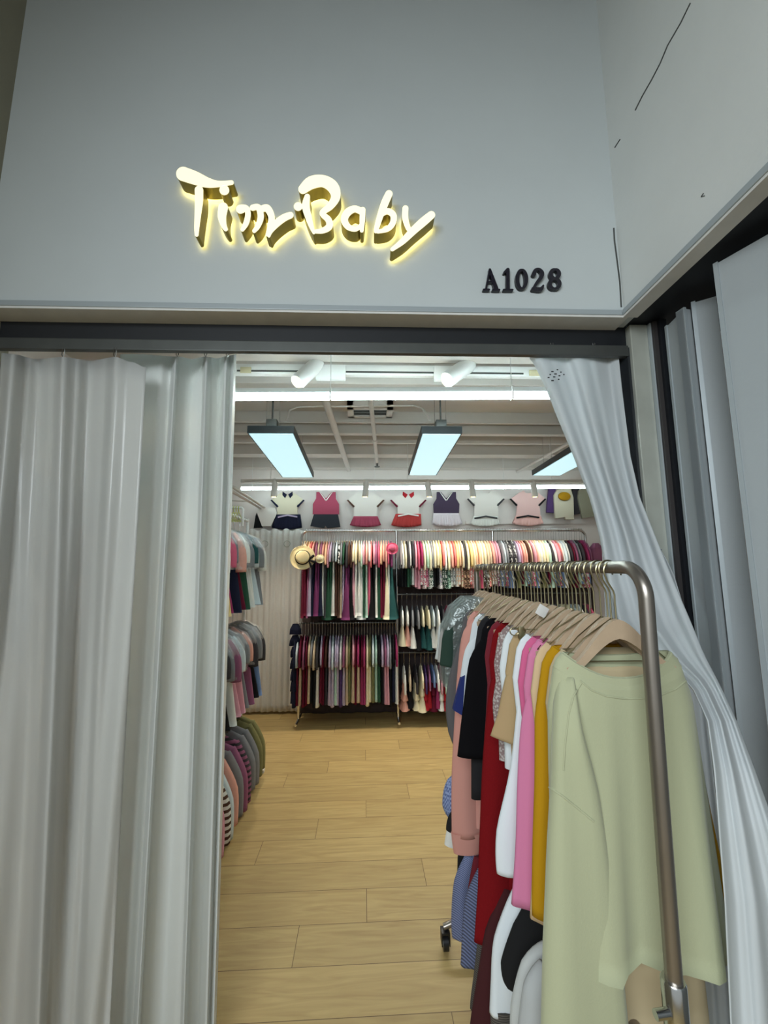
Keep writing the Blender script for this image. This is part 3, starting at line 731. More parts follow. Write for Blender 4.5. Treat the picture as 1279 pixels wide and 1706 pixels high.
# ------------------------------------------------------------------ back rack (three bays of chrome rail against the far wall)
YB = 4.50
ZR = P(700, 884, Y=YB).z
def bx(px, py=885): return P(px, py, Y=YB).x
rk = thing('garment_rack', 'wide chrome garment rack with rounded ends standing along the far wall', 'clothes rack', ((bx(503)+bx(973))/2, YB, 0)); inv = rk.matrix_basis.inverted()
def part(name, bm, m, th, smooth=True):
    o = obj(name, bm, m, th, smooth); o.matrix_parent_inverse = th.matrix_basis.inverted(); return o
def arc(cx, cz, r, a0, a1, Y, n=8): return [(cx+r*math.cos(math.radians(a0+(a1-a0)*k/n)), Y, cz+r*math.sin(math.radians(a0+(a1-a0)*k/n))) for k in range(n+1)]
x0, x1 = bx(503), bx(974); rc = .07
part('top_rail', tube(NB(), [(x0, YB, 0.03), (x0, YB, ZR-rc)]+arc(x0+rc, ZR-rc, rc, 180, 90, YB)+arc(x1-rc, ZR-rc, rc, 90, 0, YB)+[(x1, YB, .03)], .0145, 12), M_chrome, rk)
for px in (660, 820): part('post', tube(NB(), [(bx(px), YB, .03), (bx(px), YB, ZR)], .0135, 12), M_chrome, rk)
Z2L = P(560, 1038, Y=YB).z; Z2R = P(700, 990, Y=YB).z; Z3R = P(700, 1087, Y=YB).z
part('middle_rail', tube(NB(), [(x0, YB, Z2L), (bx(660), YB, Z2L)], .009, 10), M_rail, rk)
part('middle_rail', tube(NB(), [(bx(660), YB, Z2R), (x1, YB, Z2R)], .009, 10), M_rail, rk)
part('lower_rail', tube(NB(), [(bx(660), YB, Z3R), (x1, YB, Z3R)], .009, 10), M_rail, rk)
for px in (503, 660, 820, 974):
    x = bx(px); bm = NB(); tube(bm, [(x, YB-.16, .05), (x, YB+.16, .05)], .013, 10); part('foot', bm, M_chrome, rk)
# shared far-garment shapes (hanger plane = local XZ, rail at local 0)
def far_top(L, arm, wm, th, seed, hemw=None):
    bm = NB(); t0 = -.118
    hemw = hemw or wm
    body_mesh(bm, [(t0, .05, th*.5), (t0-.045, wm*.85, th*.8), (t0-.10, wm, th), (t0-L, hemw, th*1.1)], 18, .02, 0, .003, 2, seed)
    for s in (-1, 1):
        sleeve_mesh(bm, [(s*wm*.7, 0, t0-.05), (s*(wm+.02), 0, t0-.05-arm*.45), (s*(wm+.03), 0, t0-.05-arm)], [.03, .04, .036], [th*.8, th*1.0, th*.9], 8, seed+s)
    me = bpy.data.meshes.new('top'); bmesh.ops.recalc_face_normals(bm, faces=bm.faces[:]); bm.to_mesh(me); bm.free()
    for p in me.polygons: p.use_smooth = True
    me.materials.append(fab('white')); return me
def far_low(z0, L, w0, w1, th0, th1, seed, legs=False, tiers=0):
    bm = NB()
    if legs:
        for s in (-1, 1): sleeve_mesh(bm, [(s*w0*.5, 0, z0), (s*w0*.55, 0, z0-L*.5), (s*w0*.6, 0, z0-L)], [w0*.5, w0*.5, w0*.55], [th0, th0*1.1, th1], 10, seed)
    elif tiers:
        for k in range(tiers): body_mesh(bm, [(z0-L*k/tiers, w0+(w1-w0)*k/tiers*.8, th0), (z0-L*(k+1)/tiers-.01, w0+(w1-w0)*(k+1)/tiers, th1*(k+1)/tiers+.006)], 22, 0, 0, .006, 4, seed+k)
    else: body_mesh(bm, [(z0, w0, th0), (z0-L*.3, w0+(w1-w0)*.3, th0), (z0-L, w1, th1)], 22, 0, 0, .006, 4, seed)
    me = bpy.data.meshes.new('skirt'); bmesh.ops.recalc_face_normals(bm, faces=bm.faces[:]); bm.to_mesh(me); bm.free()
    for p in me.polygons: p.use_smooth = True
    me.materials.append(fab('white')); return me
hk, wdm = hanger_parts(.12, .07, .118, .004, .010, N=8)
hk_me = obj('tmp', hk, M_chrome); hook_mesh = hk_me.data; bpy.data.objects.remove(hk_me)
w_o = obj('tmp', wdm, M_wood, smooth=False); hwood_mesh = w_o.data; bpy.data.objects.remove(w_o)
M_yw = mat('pale_wood_hanger', (226, 200, 140), .5); M_dkw = mat('dark_hanger', (120, 108, 96), .5)
def hang(kind, x, y, z, rz, label, group, wood):
    o = bpy.data.objects.new(kind, hwood_mesh); COL.objects.link(o); o.location = (x, y, z); o.rotation_euler = (0, 0, rz)
    recolour(o, [wood]); setp(o, label, 'hanger', group)
    h = bpy.data.objects.new('hook', hook_mesh); COL.objects.link(h); h.parent = o
    return o
def rowof(pxs, Y, z, tops, lows, top_me, low_me, rowname, group, gname, hwood, rz0=PI/2, py=885, jit=.05, lowname='skirt', topname='top', woodf=None, dz=0):
    n_ = len(pxs)
    for i, px in enumerate(pxs):
        x = P(px, py, Y=Y).x; k = R.randrange(len(top_me)); rz = rz0+R.uniform(-jit, jit); yy = Y
        tc_, lc = tops[i % len(tops)], lows[i % len(lows)] if lows else None
        tm = fab(tc_) if isinstance(tc_, str) else fabp(*tc_); tn = tc_ if isinstance(tc_, str) else tc_[0]+' print'
        loc = (x, yy+R.uniform(-.012, .012), z)
        hang('hanger', loc[0], loc[1], loc[2], rz, 'slim clothes hanger, %s from the left on %s' % (ORD[i], rowname), 'hangers on '+rowname, (woodf(px) if woodf else hwood))
        o = bpy.data.objects.new(gname, top_me[k]); COL.objects.link(o); o.location = loc; o.rotation_euler = (0, 0, rz); recolour(o, [tm])
        if lc:
            lm = fab(lc) if isinstance(lc, str) else fabp(*lc); ln = lc if isinstance(lc, str) else lc[0]+' print'
            c = bpy.data.objects.new(lowname, low_me[k % len(low_me)]); COL.objects.link(c); c.parent = o; recolour(c, [lm])
            lab = '%s %s with %s %s, %s from the left on %s' % (tn, topname, ln, lowname, ORD[i], rowname)
        else: lab = '%s %s, %s from the left on %s' % (tn, topname, ORD[i], rowname)
        setp(o, lab, 'clothing', group)
def frange(a, b, n): return [a+(b-a)*k/(n-1) for k in range(n)]
# upper left bay: short tops over long skirts
D = P(560, 905, Y=YB).z
tl_top = ['beige', 'peach', 'coral', 'salmon', 'mauve', 'beige', 'mauve', 'salmon', 'peach', 'pink', 'lilac', 'grey', 'ice', ('white', 'black'), 'grey', 'green', 'charcoal', 'brown', 'cream', 'cream', 'beige', 'mint', 'pink', 'salmon', 'white', 'coral', 'pink', 'mauve', 'rose', 'peach', 'salmon', 'salmon', 'rose', 'plum']
tl_low = ['maroon', 'maroon', 'mauve', 'lilac', 'navy', 'plum', 'plum', 'navy', 'white', 'charcoal', 'green', 'green', 'white', 'brown', 'brown', 'beige', 'lilac', 'plum', 'plum', 'plum', 'black', 'pink', 'white', 'white', 'white', 'green', 'mint', 'rose', 'black', 'black', 'white', 'green', 'maroon', 'maroon', 'cream', 'white', 'teal', 'charcoal']
n1 = 36
top_tl = [far_top(.20, .17+.03*k, .13, .013, k) for k in range(3)]
low_tl = [far_low(-.30, .58+.02*k, .13, .17+.01*k, .014, (.05, .024, .07)[k], 20+k) for k in range(3)]
rowof(frange(509, 651, n1), YB, ZR+.004, [tl_top[int(i*len(tl_top)/n1)] for i in range(n1)], [tl_low[int(i*len(tl_low)/n1)] for i in range(n1)], top_tl, low_tl, 'the upper left far rail', 'clothes on the upper left far rail', 'skirt_set', M_yw, lowname='skirt')
# upper middle bay: cream and pink tops with printed skirts
um_top = ['white', 'cream', 'charcoal', 'white', 'charcoal', 'pink', 'rose', 'magenta', 'cream', 'mint', 'cream', 'grey', 'cream', 'cream', 'yellow', 'coral', 'white', 'cream', 'salmon', 'coral', 'yellow', 'peach', 'cream', 'charcoal', 'cream', 'yellow', 'cream', 'peach', 'peach', 'cream', 'cream', 'beige', 'beige', 'salmon', 'pink', 'pink', 'lilac']
um_low = ['black', 'green', 'white', 'pink', ('rose', 'white'), ('magenta', 'pink'), ('green', 'white'), 'black', ('lilac', 'white'), ('white', 'green'), ('green', 'mint'), ('grey', 'white'), ('peach', 'white'), ('coral', 'cream'), ('peach', 'brown'), ('white', 'coral'), 'coral', 'rose', ('white', 'brown'), ('cream', 'coral'), ('salmon', 'white'), ('white', 'mauve')]
n2 = 36
top_um = [far_top(.29, .22+.02*k, .125, .013, 40+k) for k in range(3)]
low_um = [far_low(-.37, .21+.02*k, .12, .14, .014, .024, 60+k) for k in range(3)]
rowof(frange(668, 822, n2), YB, ZR+.004, [um_top[int(i*len(um_top)/n2)] for i in range(n2)], [um_low[int(i*len(um_low)/n2)] for i in range(n2)], top_um, low_um, 'the upper middle far rail', 'clothes on the upper middle far rail', 'skirt_set', M_yw, woodf=lambda px: M_yw if px < 780 else M_dkw)
# upper right bay
ur_top = ['grey', 'ice', 'grey', ('white', 'charcoal'), 'charcoal', ('white', 'charcoal'), 'lilac', 'pink', 'salmon', 'salmon', 'brown', 'beige', 'charcoal', 'pink', 'salmon', 'cream', 'white', 'cream', 'cream', 'mint', 'charcoal', 'white', 'pink', 'coral', 'black', 'white', 'ice', 'white', 'charcoal', 'maroon', 'mauve', 'grey', 'charcoal', 'maroon', 'magenta', 'mauve', 'pink']
n3 = 34
rowof(frange(828, 968, n3), YB, ZR+.004, [ur_top[int(i*len(ur_top)/n3)] for i in range(n3)], [('white', 'blue', 'dots'), 'grey', ('white', 'rose'), 'blue', 'white', 'black', 'olive', 'charcoal', 'maroon', 'mint'], top_um, low_um, 'the upper right far rail', 'clothes on the upper right far rail', 'skirt_set', M_yw, woodf=lambda px: M_dkw if (px < 850 or px > 945) else M_yw)
# lower left bay: tops over trousers
ll_top = ['navy', 'ice', 'maroon', 'mauve', 'maroon', 'beige', 'grey', 'beige', 'charcoal', 'grey', 'lilac', 'maroon', 'brown', 'lilac', 'ice', 'lilac', 'lilac', 'white', 'mauve', 'charcoal', 'beige', 'olive', 'pink', 'maroon', 'magenta', 'maroon', 'magenta', 'cream', 'olive', 'red', 'ice', 'mint', 'black', 'lilac', 'mauve', 'lilac', 'grey', 'black', 'magenta', 'maroon']
ll_low = ['navy', 'maroon', 'beige', 'maroon', 'maroon', 'beige', 'black', 'black', 'mauve', 'white', 'maroon', 'maroon', 'charcoal', 'lilac', 'lilac', 'mint', 'ice', 'lilac', 'purple', 'lilac', 'beige', 'olive', 'beige', 'maroon', 'red', 'beige', 'magenta', 'magenta', 'cream', 'cream', 'olive', 'mint', 'ice', 'green', 'black', 'pink', 'pink', 'black', 'navy', 'white', 'black']
n4 = 36
top_ll = [far_top(.30, .22+.02*k, .125, .013, 80+k) for k in range(3)]
low_ll = [far_low(-.36, .40+.02*k, .12, .13, .015, .022, 90+k, legs=(k != 1)) for k in range(3)]
rowof(frange(498, 657, n4), YB, Z2L, [ll_top[int(i*len(ll_top)/n4)] for i in range(n4)], [ll_low[int(i*len(ll_low)/n4)] for i in range(n4)], top_ll, low_ll, 'the lower left far rail', 'clothes on the lower left far rail', 'trouser_set', M_dkw, lowname='trousers')
# middle right rail: short tops and white flared skirts
top_mr = [far_top(.20, .13+.02*k, .11, .012, 100+k) for k in range(3)]
low_mr = [far_low(-.27, .24+.02*k, .09, .15, .012, .05, 110+k) for k in range(3)]
n5 = 38
mr_top = ['white', 'white', 'grey', 'grey', 'cream', 'cream', 'ice', 'white', 'charcoal', 'rose', 'rose', 'yellow', 'black', 'coral', 'pink', 'rose', 'grey', 'grey', 'white', 'white', 'rose', 'white', 'charcoal', 'cream', 'white', 'beige', 'white', 'cream']
mr_low = ['cream', 'salmon', 'white', 'black', 'teal', 'teal', 'white', 'white', 'white', 'cream', 'cream', 'white', 'black', 'maroon', 'white', 'black', 'cream']
rowof(frange(668, 968, n5), YB, Z2R, mr_top, mr_low, top_mr, low_mr, 'the middle right far rail', 'clothes on the middle right far rail', 'skirt_set', M_dkw)
# lower right rail
top_lr = [far_top(.17, .15+.03*k, .10, .012, 120+k) for k in range(3)]
low_lr = [far_low(-.26, .28, .07, .15, .012, .05, 130, tiers=2), far_low(-.26, .26, .06, .13, .012, .04, 131), far_low(-.26, .27, .08, .14, .012, .045, 132, tiers=3)]
lr_top = ['white', 'beige', 'charcoal', 'cream', 'purple', 'mauve', 'blue', 'white', 'pink', 'mint', 'green', 'pink', 'maroon', 'pink', 'white', 'black', 'maroon', 'cream']
lr_low = ['salmon', 'black', 'cream', 'cream', 'red', 'red', 'maroon', 'magenta', 'white', 'red', 'black', 'white', 'maroon', 'black', 'beige']
rowof([670, 679, 688, 697, 703, 709, 715, 721, 727, 733, 738, 744, 752, 764, 776, 788], YB, Z3R, lr_top, lr_low, top_lr, low_lr, 'the lower right far rail', 'clothes on the lower right far rail', 'skirt_set', M_dkw)
bd = [[Vector((bx(500)+(bx(1000)-bx(500))*i/120, 4.74+.012*math.sin(i*.6)+.006*math.sin(i*1.7+j*.1), P(700, 948, Y=4.74).z*(1-j/20)+.03*(j/20))) for i in range(121)] for j in range(21)]  # dark sheet added to stand in for the shaded gap between the rows
o = obj('gap_shade_cloth', quad_strip(NB(), bd), mat('gap_shade_umber', (70, 60, 60), .95), None, 'all'); solid(o, .002)
setp(o, 'dark umber cloth sheet added to darken the gap behind the lower far rails', 'cloth')
bm = NB(); c = P(992, 905, Y=4.45); body_mesh(bm, [(0, .03, .02), (-.05, .07, .04), (-.30, .08, .05)], 20, 0, 0, .008, 4, 5)
o = obj('bagged_top', bm, fab('mauve')); o.location = c; setp(o, 'mauve top hanging alone on the far wall right of the rack end', 'clothing')
# ruffled navy garment hanging on the rack's left end and hats
bm = NB()
for k in range(7):
    z = P(490, 1040+k*19, Y=4.4).z; body_mesh(bm, [(z, .03, .03), (z-.05, .055-.004*k, .045), (z-.10, .06-.005*k, .04)], 16, 0, 0, .012, 5, k)
o = obj('ruffled_dress', bm, fab('navy'), None); o.location = (P(491, 1100, Y=4.42).x, 4.42, 0)
setp(o, 'dark navy ruffled dress hanging at the left end of the far rack', 'clothing')
def hat(px, py, Y, r, m, m2, label, tilt, bow=True):
    c = P(px, py, Y=Y); th = thing('sun_hat', label, 'hat', c); th.rotation_euler = tilt
    bm = NB(); rings = []
    for q, h in ((.30, .052), (.45, .047), (.52, .03), (.56, .006), (.8, -.004), (.97, .002), (1.0, .004)):
        rings.append([(r*q*math.cos(t), r*q*math.sin(t), h+.006*q*math.sin(3*t)*(q > .7)) for t in [2*PI*k/32 for k in range(32)]])
    loft(bm, rings, True, False); o = obj('brim', bm, m, th); solid(o, .003)
    if bow:
        bm = NB(); tube(bm, [(r*.56*math.cos(t), r*.56*math.sin(t), .016) for t in [2*PI*k/32 for k in range(33)]], .008, 6); obj('ribbon', bm, m2, th)
        bm = NB(); x = r*.56*math.cos(-.5); y = r*.56*math.sin(-.5)
        for dx, dy in ((.05, .05), (.07, -.02), (.03, -.07)): tube(bm, [(x, y, .02), (x+dx*.5, y+dy*.5, .03), (x+dx, y+dy, .02)], .006, 6, [.004, .012, .014])
        obj('bow', bm, m2, th)
    return th
M_straw = mat('straw', (226, 208, 160), .8, noise=.12, nscale=70, bump=.3, bscale=160)
hat(504, 929, 4.27, .125, M_straw, fab('black'), 'wide straw sun hat with black ribbon hung on the far rack corner', (math.radians(78), 0, .1))
hat(653, 914, 4.30, .062, fab('rose'), fab('rose'), 'small bright pink hat hung among the clothes on the far rack', (math.radians(80), 0, 0), False)
hat(533, 931, 4.27, .045, fab('cream'), fab('coral'), 'tiny cream hat hung beside the straw hat on the far rack', (math.radians(82), 0, 0), False)
# ------------------------------------------------------------------ outfits pinned in a row on the far wall
YO = 4.86
def outline_solid(pts, Y, th, m, name, parent=None, puff=.0):
    q = [P(x, y, Y=Y) for x, y in pts]
    bm = NB(); a = [bm.verts.new((p.x, Y-th, p.z)) for p in q]; b_ = [bm.verts.new((p.x, Y, p.z)) for p in q]; n_ = len(a)
    f = bm.faces.new(a)
    for i in range(n_): bm.faces.new((a[i], b_[i], b_[(i+1) % n_], a[(i+1) % n_]))
    bm.faces.new(b_[::-1])
    bmesh.ops.inset_region(bm, faces=[f], thickness=.007, depth=.006)
    o = obj(name, bm, m, None, False)
    if parent: o.parent = parent; o.matrix_parent_inverse = parent.matrix_basis.inverted()
    return o
def pleat_skirt(x0, x1, xb0, xb1, y0, y1, Y, th, m, name, np_=9, sag=2.5):
    bm = NB(); rows_ = []
    N_ = np_*4
    for j in range(7):
        v = j/6; r_ = []
        for i in range(N_+1):
            u = i/N_; x = (x0+(x1-x0)*u)*(1-v)+(xb0+(xb1-xb0)*u)*v; y = y0+(y1-y0)*v+sag*v*(1-(2*u-1)**2)
            r_.append(P(x, y, Y=Y-th-.012*v*(.5+.5*math.cos(i*PI/2))))
        rows_.append(r_)
    quad_strip(bm, rows_); o = obj(name, bm, m, None, 'all'); solid(o, .012, 1); return o
def tee(cx, y0, hw, y1, hem, m, trimm, label, sleeves=True, collar=None, vneck=False, hemband=None, arm=17, strip=None):
    n_ = hw*.42
    if sleeves:
        pts = [(cx-n_, y0), (cx-hw*.8, y0+3), (cx-hw-arm*.62, y0+14), (cx-hw-1, y0+24), (cx-hw*.96, y0+19), (cx-hem, y1), (cx+hem, y1), (cx+hw*.96, y0+19), (cx+hw+1, y0+24), (cx+hw+arm*.62, y0+14), (cx+hw*.8, y0+3), (cx+n_, y0), (cx+n_*.5, y0+4), (cx-n_*.5, y0+4)]
    else:
        pts = [(cx-n_, y0), (cx-hw*.72, y0), (cx-hw*.74, y0+11), (cx-hw*.98, y0+20), (cx-hem, y1), (cx+hem, y1), (cx+hw*.98, y0+20), (cx+hw*.74, y0+11), (cx+hw*.72, y0), (cx+n_, y0), (cx+1, y0+10 if vneck else y0+5), (cx-1, y0+10 if vneck else y0+5)]
    c = P(cx, (y0+y1)/2, Y=YO)
    th = thing('shirt' if sleeves else 'vest_top', label, 'clothing', c, 'outfits pinned on the far wall')
    outline_solid(pts, YO, .02, m, 'body', th)
    if sleeves and trimm:
        for s in (-1, 1): outline_solid([(cx+s*(hw+arm*.62+1), y0+13.5), (cx+s*(hw+arm*.62-1.5), y0+12.5), (cx+s*(hw-2), y0+23.5), (cx+s*(hw+.5), y0+25.5)], YO-.021, .006, trimm, 'cuff', th)
    if collar:
        for s in (-1, 1): outline_solid([(cx+s*1, y0+4), (cx+s*n_*1.15, y0-1), (cx+s*n_*1.2, y0+5), (cx+s*n_*.6, y0+10)], YO-.022, .006, collar, 'collar', th)
    if vneck and strip:
        for s in (-1, 1): outline_solid([(cx+s*.2, y0+12.5), (cx+s*n_*1.05, y0), (cx+s*(n_*1.05+1.3), y0), (cx+s*.8, y0+14.5)], YO-.024, .006, strip, 'neck_trim', th)
    if hemband:
        outline_solid([(cx-hem*.95, y1+1.5), (cx, y1-2), (cx+hem*.95, y1+1), (cx+hem*.95, y1+3.5), (cx, y1+.5), (cx-hem*.95, y1+4)], YO-.03, .006, hemband, 'waist_stripe', th)
    return th
def sk(*a, label='', **k):
    o = pleat_skirt(*a, **k); return setp(o, label, 'clothing', 'outfits pinned on the far wall')
W_, Cc = fab('white'), fab('cream')
tee(479, 820, 17, 859, 17, mat('cloth_cream_shirt', (214, 206, 182), .85), fab('navy'), 'cream short-sleeved shirt with dark collar pinned above the navy skirt', collar=fab('navy'), hemband=fab('lilac'))
sk(461, 500, 453, 502, 857, 879, YO, .022, fab('navy'), 'skirt', 9, 3, label='navy skirt pinned under the cream shirt with dark collar')
tee(543, 820, 22, 857, 22, fab('mauve') if 0 else mat('cloth_raspberry', (164, 66, 92), .85), None, 'raspberry sleeveless vest top with white neck trim pinned over black shorts', sleeves=False, vneck=True, strip=W_)
th = thing('shorts', 'black shorts pinned below the raspberry vest top on the far wall', 'clothing', P(542, 868, Y=YO), 'outfits pinned on the far wall')
outline_solid([(523, 857), (563, 857), (567, 878), (545, 880), (542, 876), (540, 880), (517, 877)], YO, .018, mat('cloth_ink', (38, 42, 52), .85), 'body', th)
tee(609, 820, 20, 861, 20, mat('cloth_pale', (222, 216, 210), .85), fab('brown'), 'off-white short-sleeved shirt pinned over the raspberry pleated skirt')
sk(589, 629, 583, 634, 860, 875, YO, .022, mat('cloth_raspberry', (164, 66, 92), .85), 'skirt', 9, 3, label='raspberry pleated skirt pinned under an off-white shirt on the far wall')
tee(680, 820, 19, 857, 18, mat('cloth_pale', (222, 216, 210), .85), fab('maroon'), 'off-white short-sleeved shirt with red collar pinned over the brick red skirt', collar=fab('red'), hemband=W_)
sk(659, 701, 652, 701, 856, 875, YO, .022, mat('cloth_brick', (186, 60, 58), .85), 'skirt', 10, 3, label='brick red pleated skirt pinned under the shirt with red collar')
tee(743, 820, 22, 855, 21, mat('cloth_aubergine', (62, 48, 72), .85), None, 'dark purple sleeveless vest top pinned over a pale lilac pleated skirt', sleeves=False, vneck=True, strip=W_)
sk(722, 764, 721, 770, 855, 873, YO, .022, mat('cloth_pale_lilac', (222, 212, 220), .85), 'skirt', 9, 4, label='pale lilac pleated skirt pinned under the dark purple vest top')
tee(809, 818, 20, 861, 20, mat('cloth_pale', (222, 216, 210), .85), fab('charcoal'), 'white short-sleeved shirt with charcoal cuffs pinned over a white pleated skirt', hemband=fab('charcoal'), strip=None)
sk(789, 829, 783, 832, 860, 873, YO, .022, W_, 'skirt', 9, 4, label='white pleated skirt pinned under the shirt with charcoal cuffs')
tee(879, 818, 19, 860, 20, mat('cloth_blush', (228, 188, 184), .85), fab('black'), 'blush pink short-sleeved shirt with black cuffs pinned over a pink pleated skirt', hemband=fab('black'))
sk(859, 901, 854, 905, 859, 872, YO, .022, mat('cloth_blush2', (236, 186, 178), .85), 'skirt', 9, 4, label='pink pleated skirt pinned under the blush shirt with black cuffs')
# left end: white apron dress over black, partly behind the rail
th = thing('pinafore', 'grey-white flared top over a black skirt pinned at the far wall left end', 'clothing', P(440, 860, Y=YO), 'outfits pinned on the far wall')
outline_solid([(428, 853), (431, 846), (459, 846), (462, 855), (452, 877), (437, 877)], YO, .02, mat('cloth_pale', (222, 216, 210), .85), 'front_panel', th)
outline_solid([(429, 852), (438, 879), (423, 880), (426, 860)], YO, .017, fab('black'), 'skirt', th)
outline_solid([(461, 852), (460, 876), (453, 878), (458, 862)], YO, .017, fab('black'), 'skirt', th)
# jackets hung at the right of the outfits
def jacket(pts, m, label, Y):
    th = thing('jacket', label, 'clothing', P(pts[0][0], 845, Y=Y), 'jackets on the far wall'); outline_solid(pts, Y, .03, m, 'body', th); return th
jacket([(913, 812), (924, 812), (922, 855), (909, 854), (910, 838)], fab('purple'), 'purple jacket at the left of the jackets on the far wall', 4.86)
jj = jacket([(925, 818), (935, 812), (948, 812), (953, 830), (954, 866), (940, 866), (939, 862), (923, 864), (921, 826)], mat('cloth_oat', (206, 198, 176), .85), 'cream jacket with a mustard beret over its collar on the far wall', 4.83)
jacket([(951, 812), (963, 812), (965, 856), (955, 858)], fab('charcoal'), 'charcoal jacket between the cream and the grey-green jackets', 4.87)
jacket([(962, 818), (972, 812), (990, 815), (1000, 862), (986, 861), (968, 864), (961, 830)], mat('cloth_sage', (150, 148, 128), .85), 'grey-green jacket at the right end of the far wall outfits', 4.84)
c = P(940, 824, Y=4.78); bm = NB()
loft(bm, [[(c.x+.075*q*math.cos(t), 4.79-h, c.z+.052*q*math.sin(t)-.02) for t in [2*PI*k/24 for k in range(24)]] for q, h in ((.05, .03), (.6, .028), (.95, .015), (1, .004), (.9, -.006))])
setp(obj('beret', bm, fab('mustard')), 'mustard beret hung over the cream jacket on the far wall', 'hat')
# thin rails the outfits hang from
setp(obj('batten', box(NB(), bx(790), bx(1010), 4.9, 4.918, P(900, 873, Y=4.9).z, P(900, 868, Y=4.9).z), M_in), 'long pale horizontal batten on the far wall below the outfits', 'rail')
# lace curtain on the far wall, with two rings
M_lace = mat('lace', (240, 238, 234), .8, trans=.25, bump=1.0, bscale=90, noise=.07, nscale=45)
lx0, lx1 = P(428, 1000, Y=4.8).x-.15, P(500, 1000, Y=4.8).x+.06
pts = []
for j in range(30):
    z = interp([(0, P(460, 882, Y=4.8).z), (29, .03)], j)
    pts.append([Vector((lx0+(lx1-lx0)*i/80, 4.82+.012*math.sin(i*.85)+.008*math.sin(i*.31+j*.05), z-.012*math.cos(i*.42)*(j == 0))) for i in range(81)])
lc_ = obj('lace_curtain', quad_strip(NB(), pts), M_lace, None, 'all'); solid(lc_, .002)
setp(lc_, 'cream lace curtain covering the far wall left of the rack', 'curtain')
for px, k in ((441, 'left'), (478, 'right')):
    c = P(px, 906, Y=4.79); bm = NB(); tube(bm, [(c.x+.035*math.cos(t), c.y, c.z+.035*math.sin(t)) for t in [2*PI*q/24 for q in range(25)]], .004, 6)
    setp(obj('ring', bm, M_steel), 'thin metal ring hung on the lace curtain, %s one of two' % k, 'ring', 'rings on the lace curtain')
# ------------------------------------------------------------------ left wall rails: three tiers seen edge to edge
XLR = -1.02
lr = thing('tiered_clothes_rack', 'three-tier clothes rail standing along the left wall of the shop', 'clothes rack', (XLR, 2.9, 0))
tiers = [(1.97, 'top'), (1.28, 'middle'), (.575, 'bottom')]
for y in (2.15, 3.52): part('upright', tube(NB(), [(XLR, y, 0), (XLR, y, 1.99)], .013, 10), M_whitepl, lr)
for z, k in tiers: part('rail', tube(NB(), [(XLR, 2.15, z), (XLR, 3.52, z)], .0115, 10), M_whitepl, lr)
for y in (2.15, 3.52): part('foot', box(NB(), XLR-.2, XLR+.2, y-.02, y+.02, 0, .025, .004), M_whitepl, lr)
def bag(L, w, seed, name='garment_bag'):
    bm = NB(); body_mesh(bm, [(-.108, .03, .012), (-.125, .07, .022), (-.16, w*.8, .03), (-.22, w, .036), (-L, w*1.03, .04)], 20, 0, 0, .007, 4, seed)
    me = bpy.data.meshes.new(name); bmesh.ops.recalc_face_normals(bm, faces=bm.faces[:]); bm.to_mesh(me); bm.free()
    for p in me.polygons: p.use_smooth = True
    me.materials.append(M_bag2); return me
bags = [bag(.36, .185, 3), bag(.40, .18, 5)]
topL = [far_top(.25, .19+.03*k, .13, .03, 200+k) for k in range(3)]
lowL = [far_low(-.30, .37, .10, .185, .022, .04, 210), far_low(-.30, .38, .12, .18, .022, .035, 211)]
spec = {
 'top': (frange(2.30, 3.42, 12), ['white', 'grey', 'white', 'rose', 'grey', 'salmon', 'white', 'grey', 'teal', 'ice', 'grey', 'white'], ['yellow', 'navy', 'magenta', 'yellow', 'magenta', 'navy', 'maroon', 'green', 'white', 'white', 'ice', 'grey']),
 'middle': (frange(2.30, 3.42, 12), ['white', 'charcoal', 'grey', 'charcoal', 'grey', 'mauve', 'ice', 'grey', 'salmon', 'charcoal', 'grey', 'charcoal'], ['white', 'mint', 'red', 'yellow', 'black', 'white', 'pink', 'pink', 'grey', 'mauve', 'black', 'blue']),
 'bottom': (frange(2.28, 3.40, 13), [('black', 'white', 'stripe', 9), 'mauve', 'pink', ('brown', 'white', 'stripe', 9), 'ice', 'salmon', 'grey', 'mauve', ('charcoal', 'mauve', 'stripe', 9), 'grey', 'grey', 'olive', 'olive'], None)}
topB = [far_top(.40, .34+.02*k, .165, .035, 220+k) for k in range(3)]
for z, nm in tiers:
    ys, tops, lows = spec[nm]
    for i, y in enumerate(ys):
        k = R.randrange(3); rz = R.uniform(-.15, .1)+(.12 if nm != 'bottom' else .2); xx = XLR+R.uniform(-.01, .01)
        tc_ = tops[i]; tm = fab(tc_) if isinstance(tc_, str) else fabp(*tc_); tn = tc_ if isinstance(tc_, str) else tc_[0]+' striped'
        hang('hanger', xx, y, z+.0005, rz, 'slim hanger, %s from the doorway on the %s rail by the left shop wall' % (ORD[i], nm), 'hangers on the %s left wall rail' % nm, M_dkw)
        o = bpy.data.objects.new('outfit' if lows else 'pullover', (topL if lows else topB)[k]); COL.objects.link(o); o.location = (xx, y, z); o.rotation_euler = (0, 0, rz); recolour(o, [tm])
        if lows:
            c = bpy.data.objects.new('skirt', lowL[i % 2]); COL.objects.link(c); c.parent = o; recolour(c, [fab(lows[i])])
            lab = '%s top over %s lower half, %s from the doorway on the %s left wall rail' % (tn, lows[i], ORD[i], nm)
            b_ = bpy.data.objects.new('garment_bag', bags[i % 2]); COL.objects.link(b_); b_.location = (xx, y, z); b_.rotation_euler = (0, 0, rz)
            setp(b_, 'clear plastic bag over the %s garment from the doorway, %s left wall rail' % (ORD[i], nm), 'garment bag', 'garment bags on the left wall rails')
        else: lab = '%s pullover, %s from the doorway on the bottom left wall rail' % (tn, ORD[i])
        setp(o, lab, 'clothing', 'clothes on the %s left wall rail' % nm)
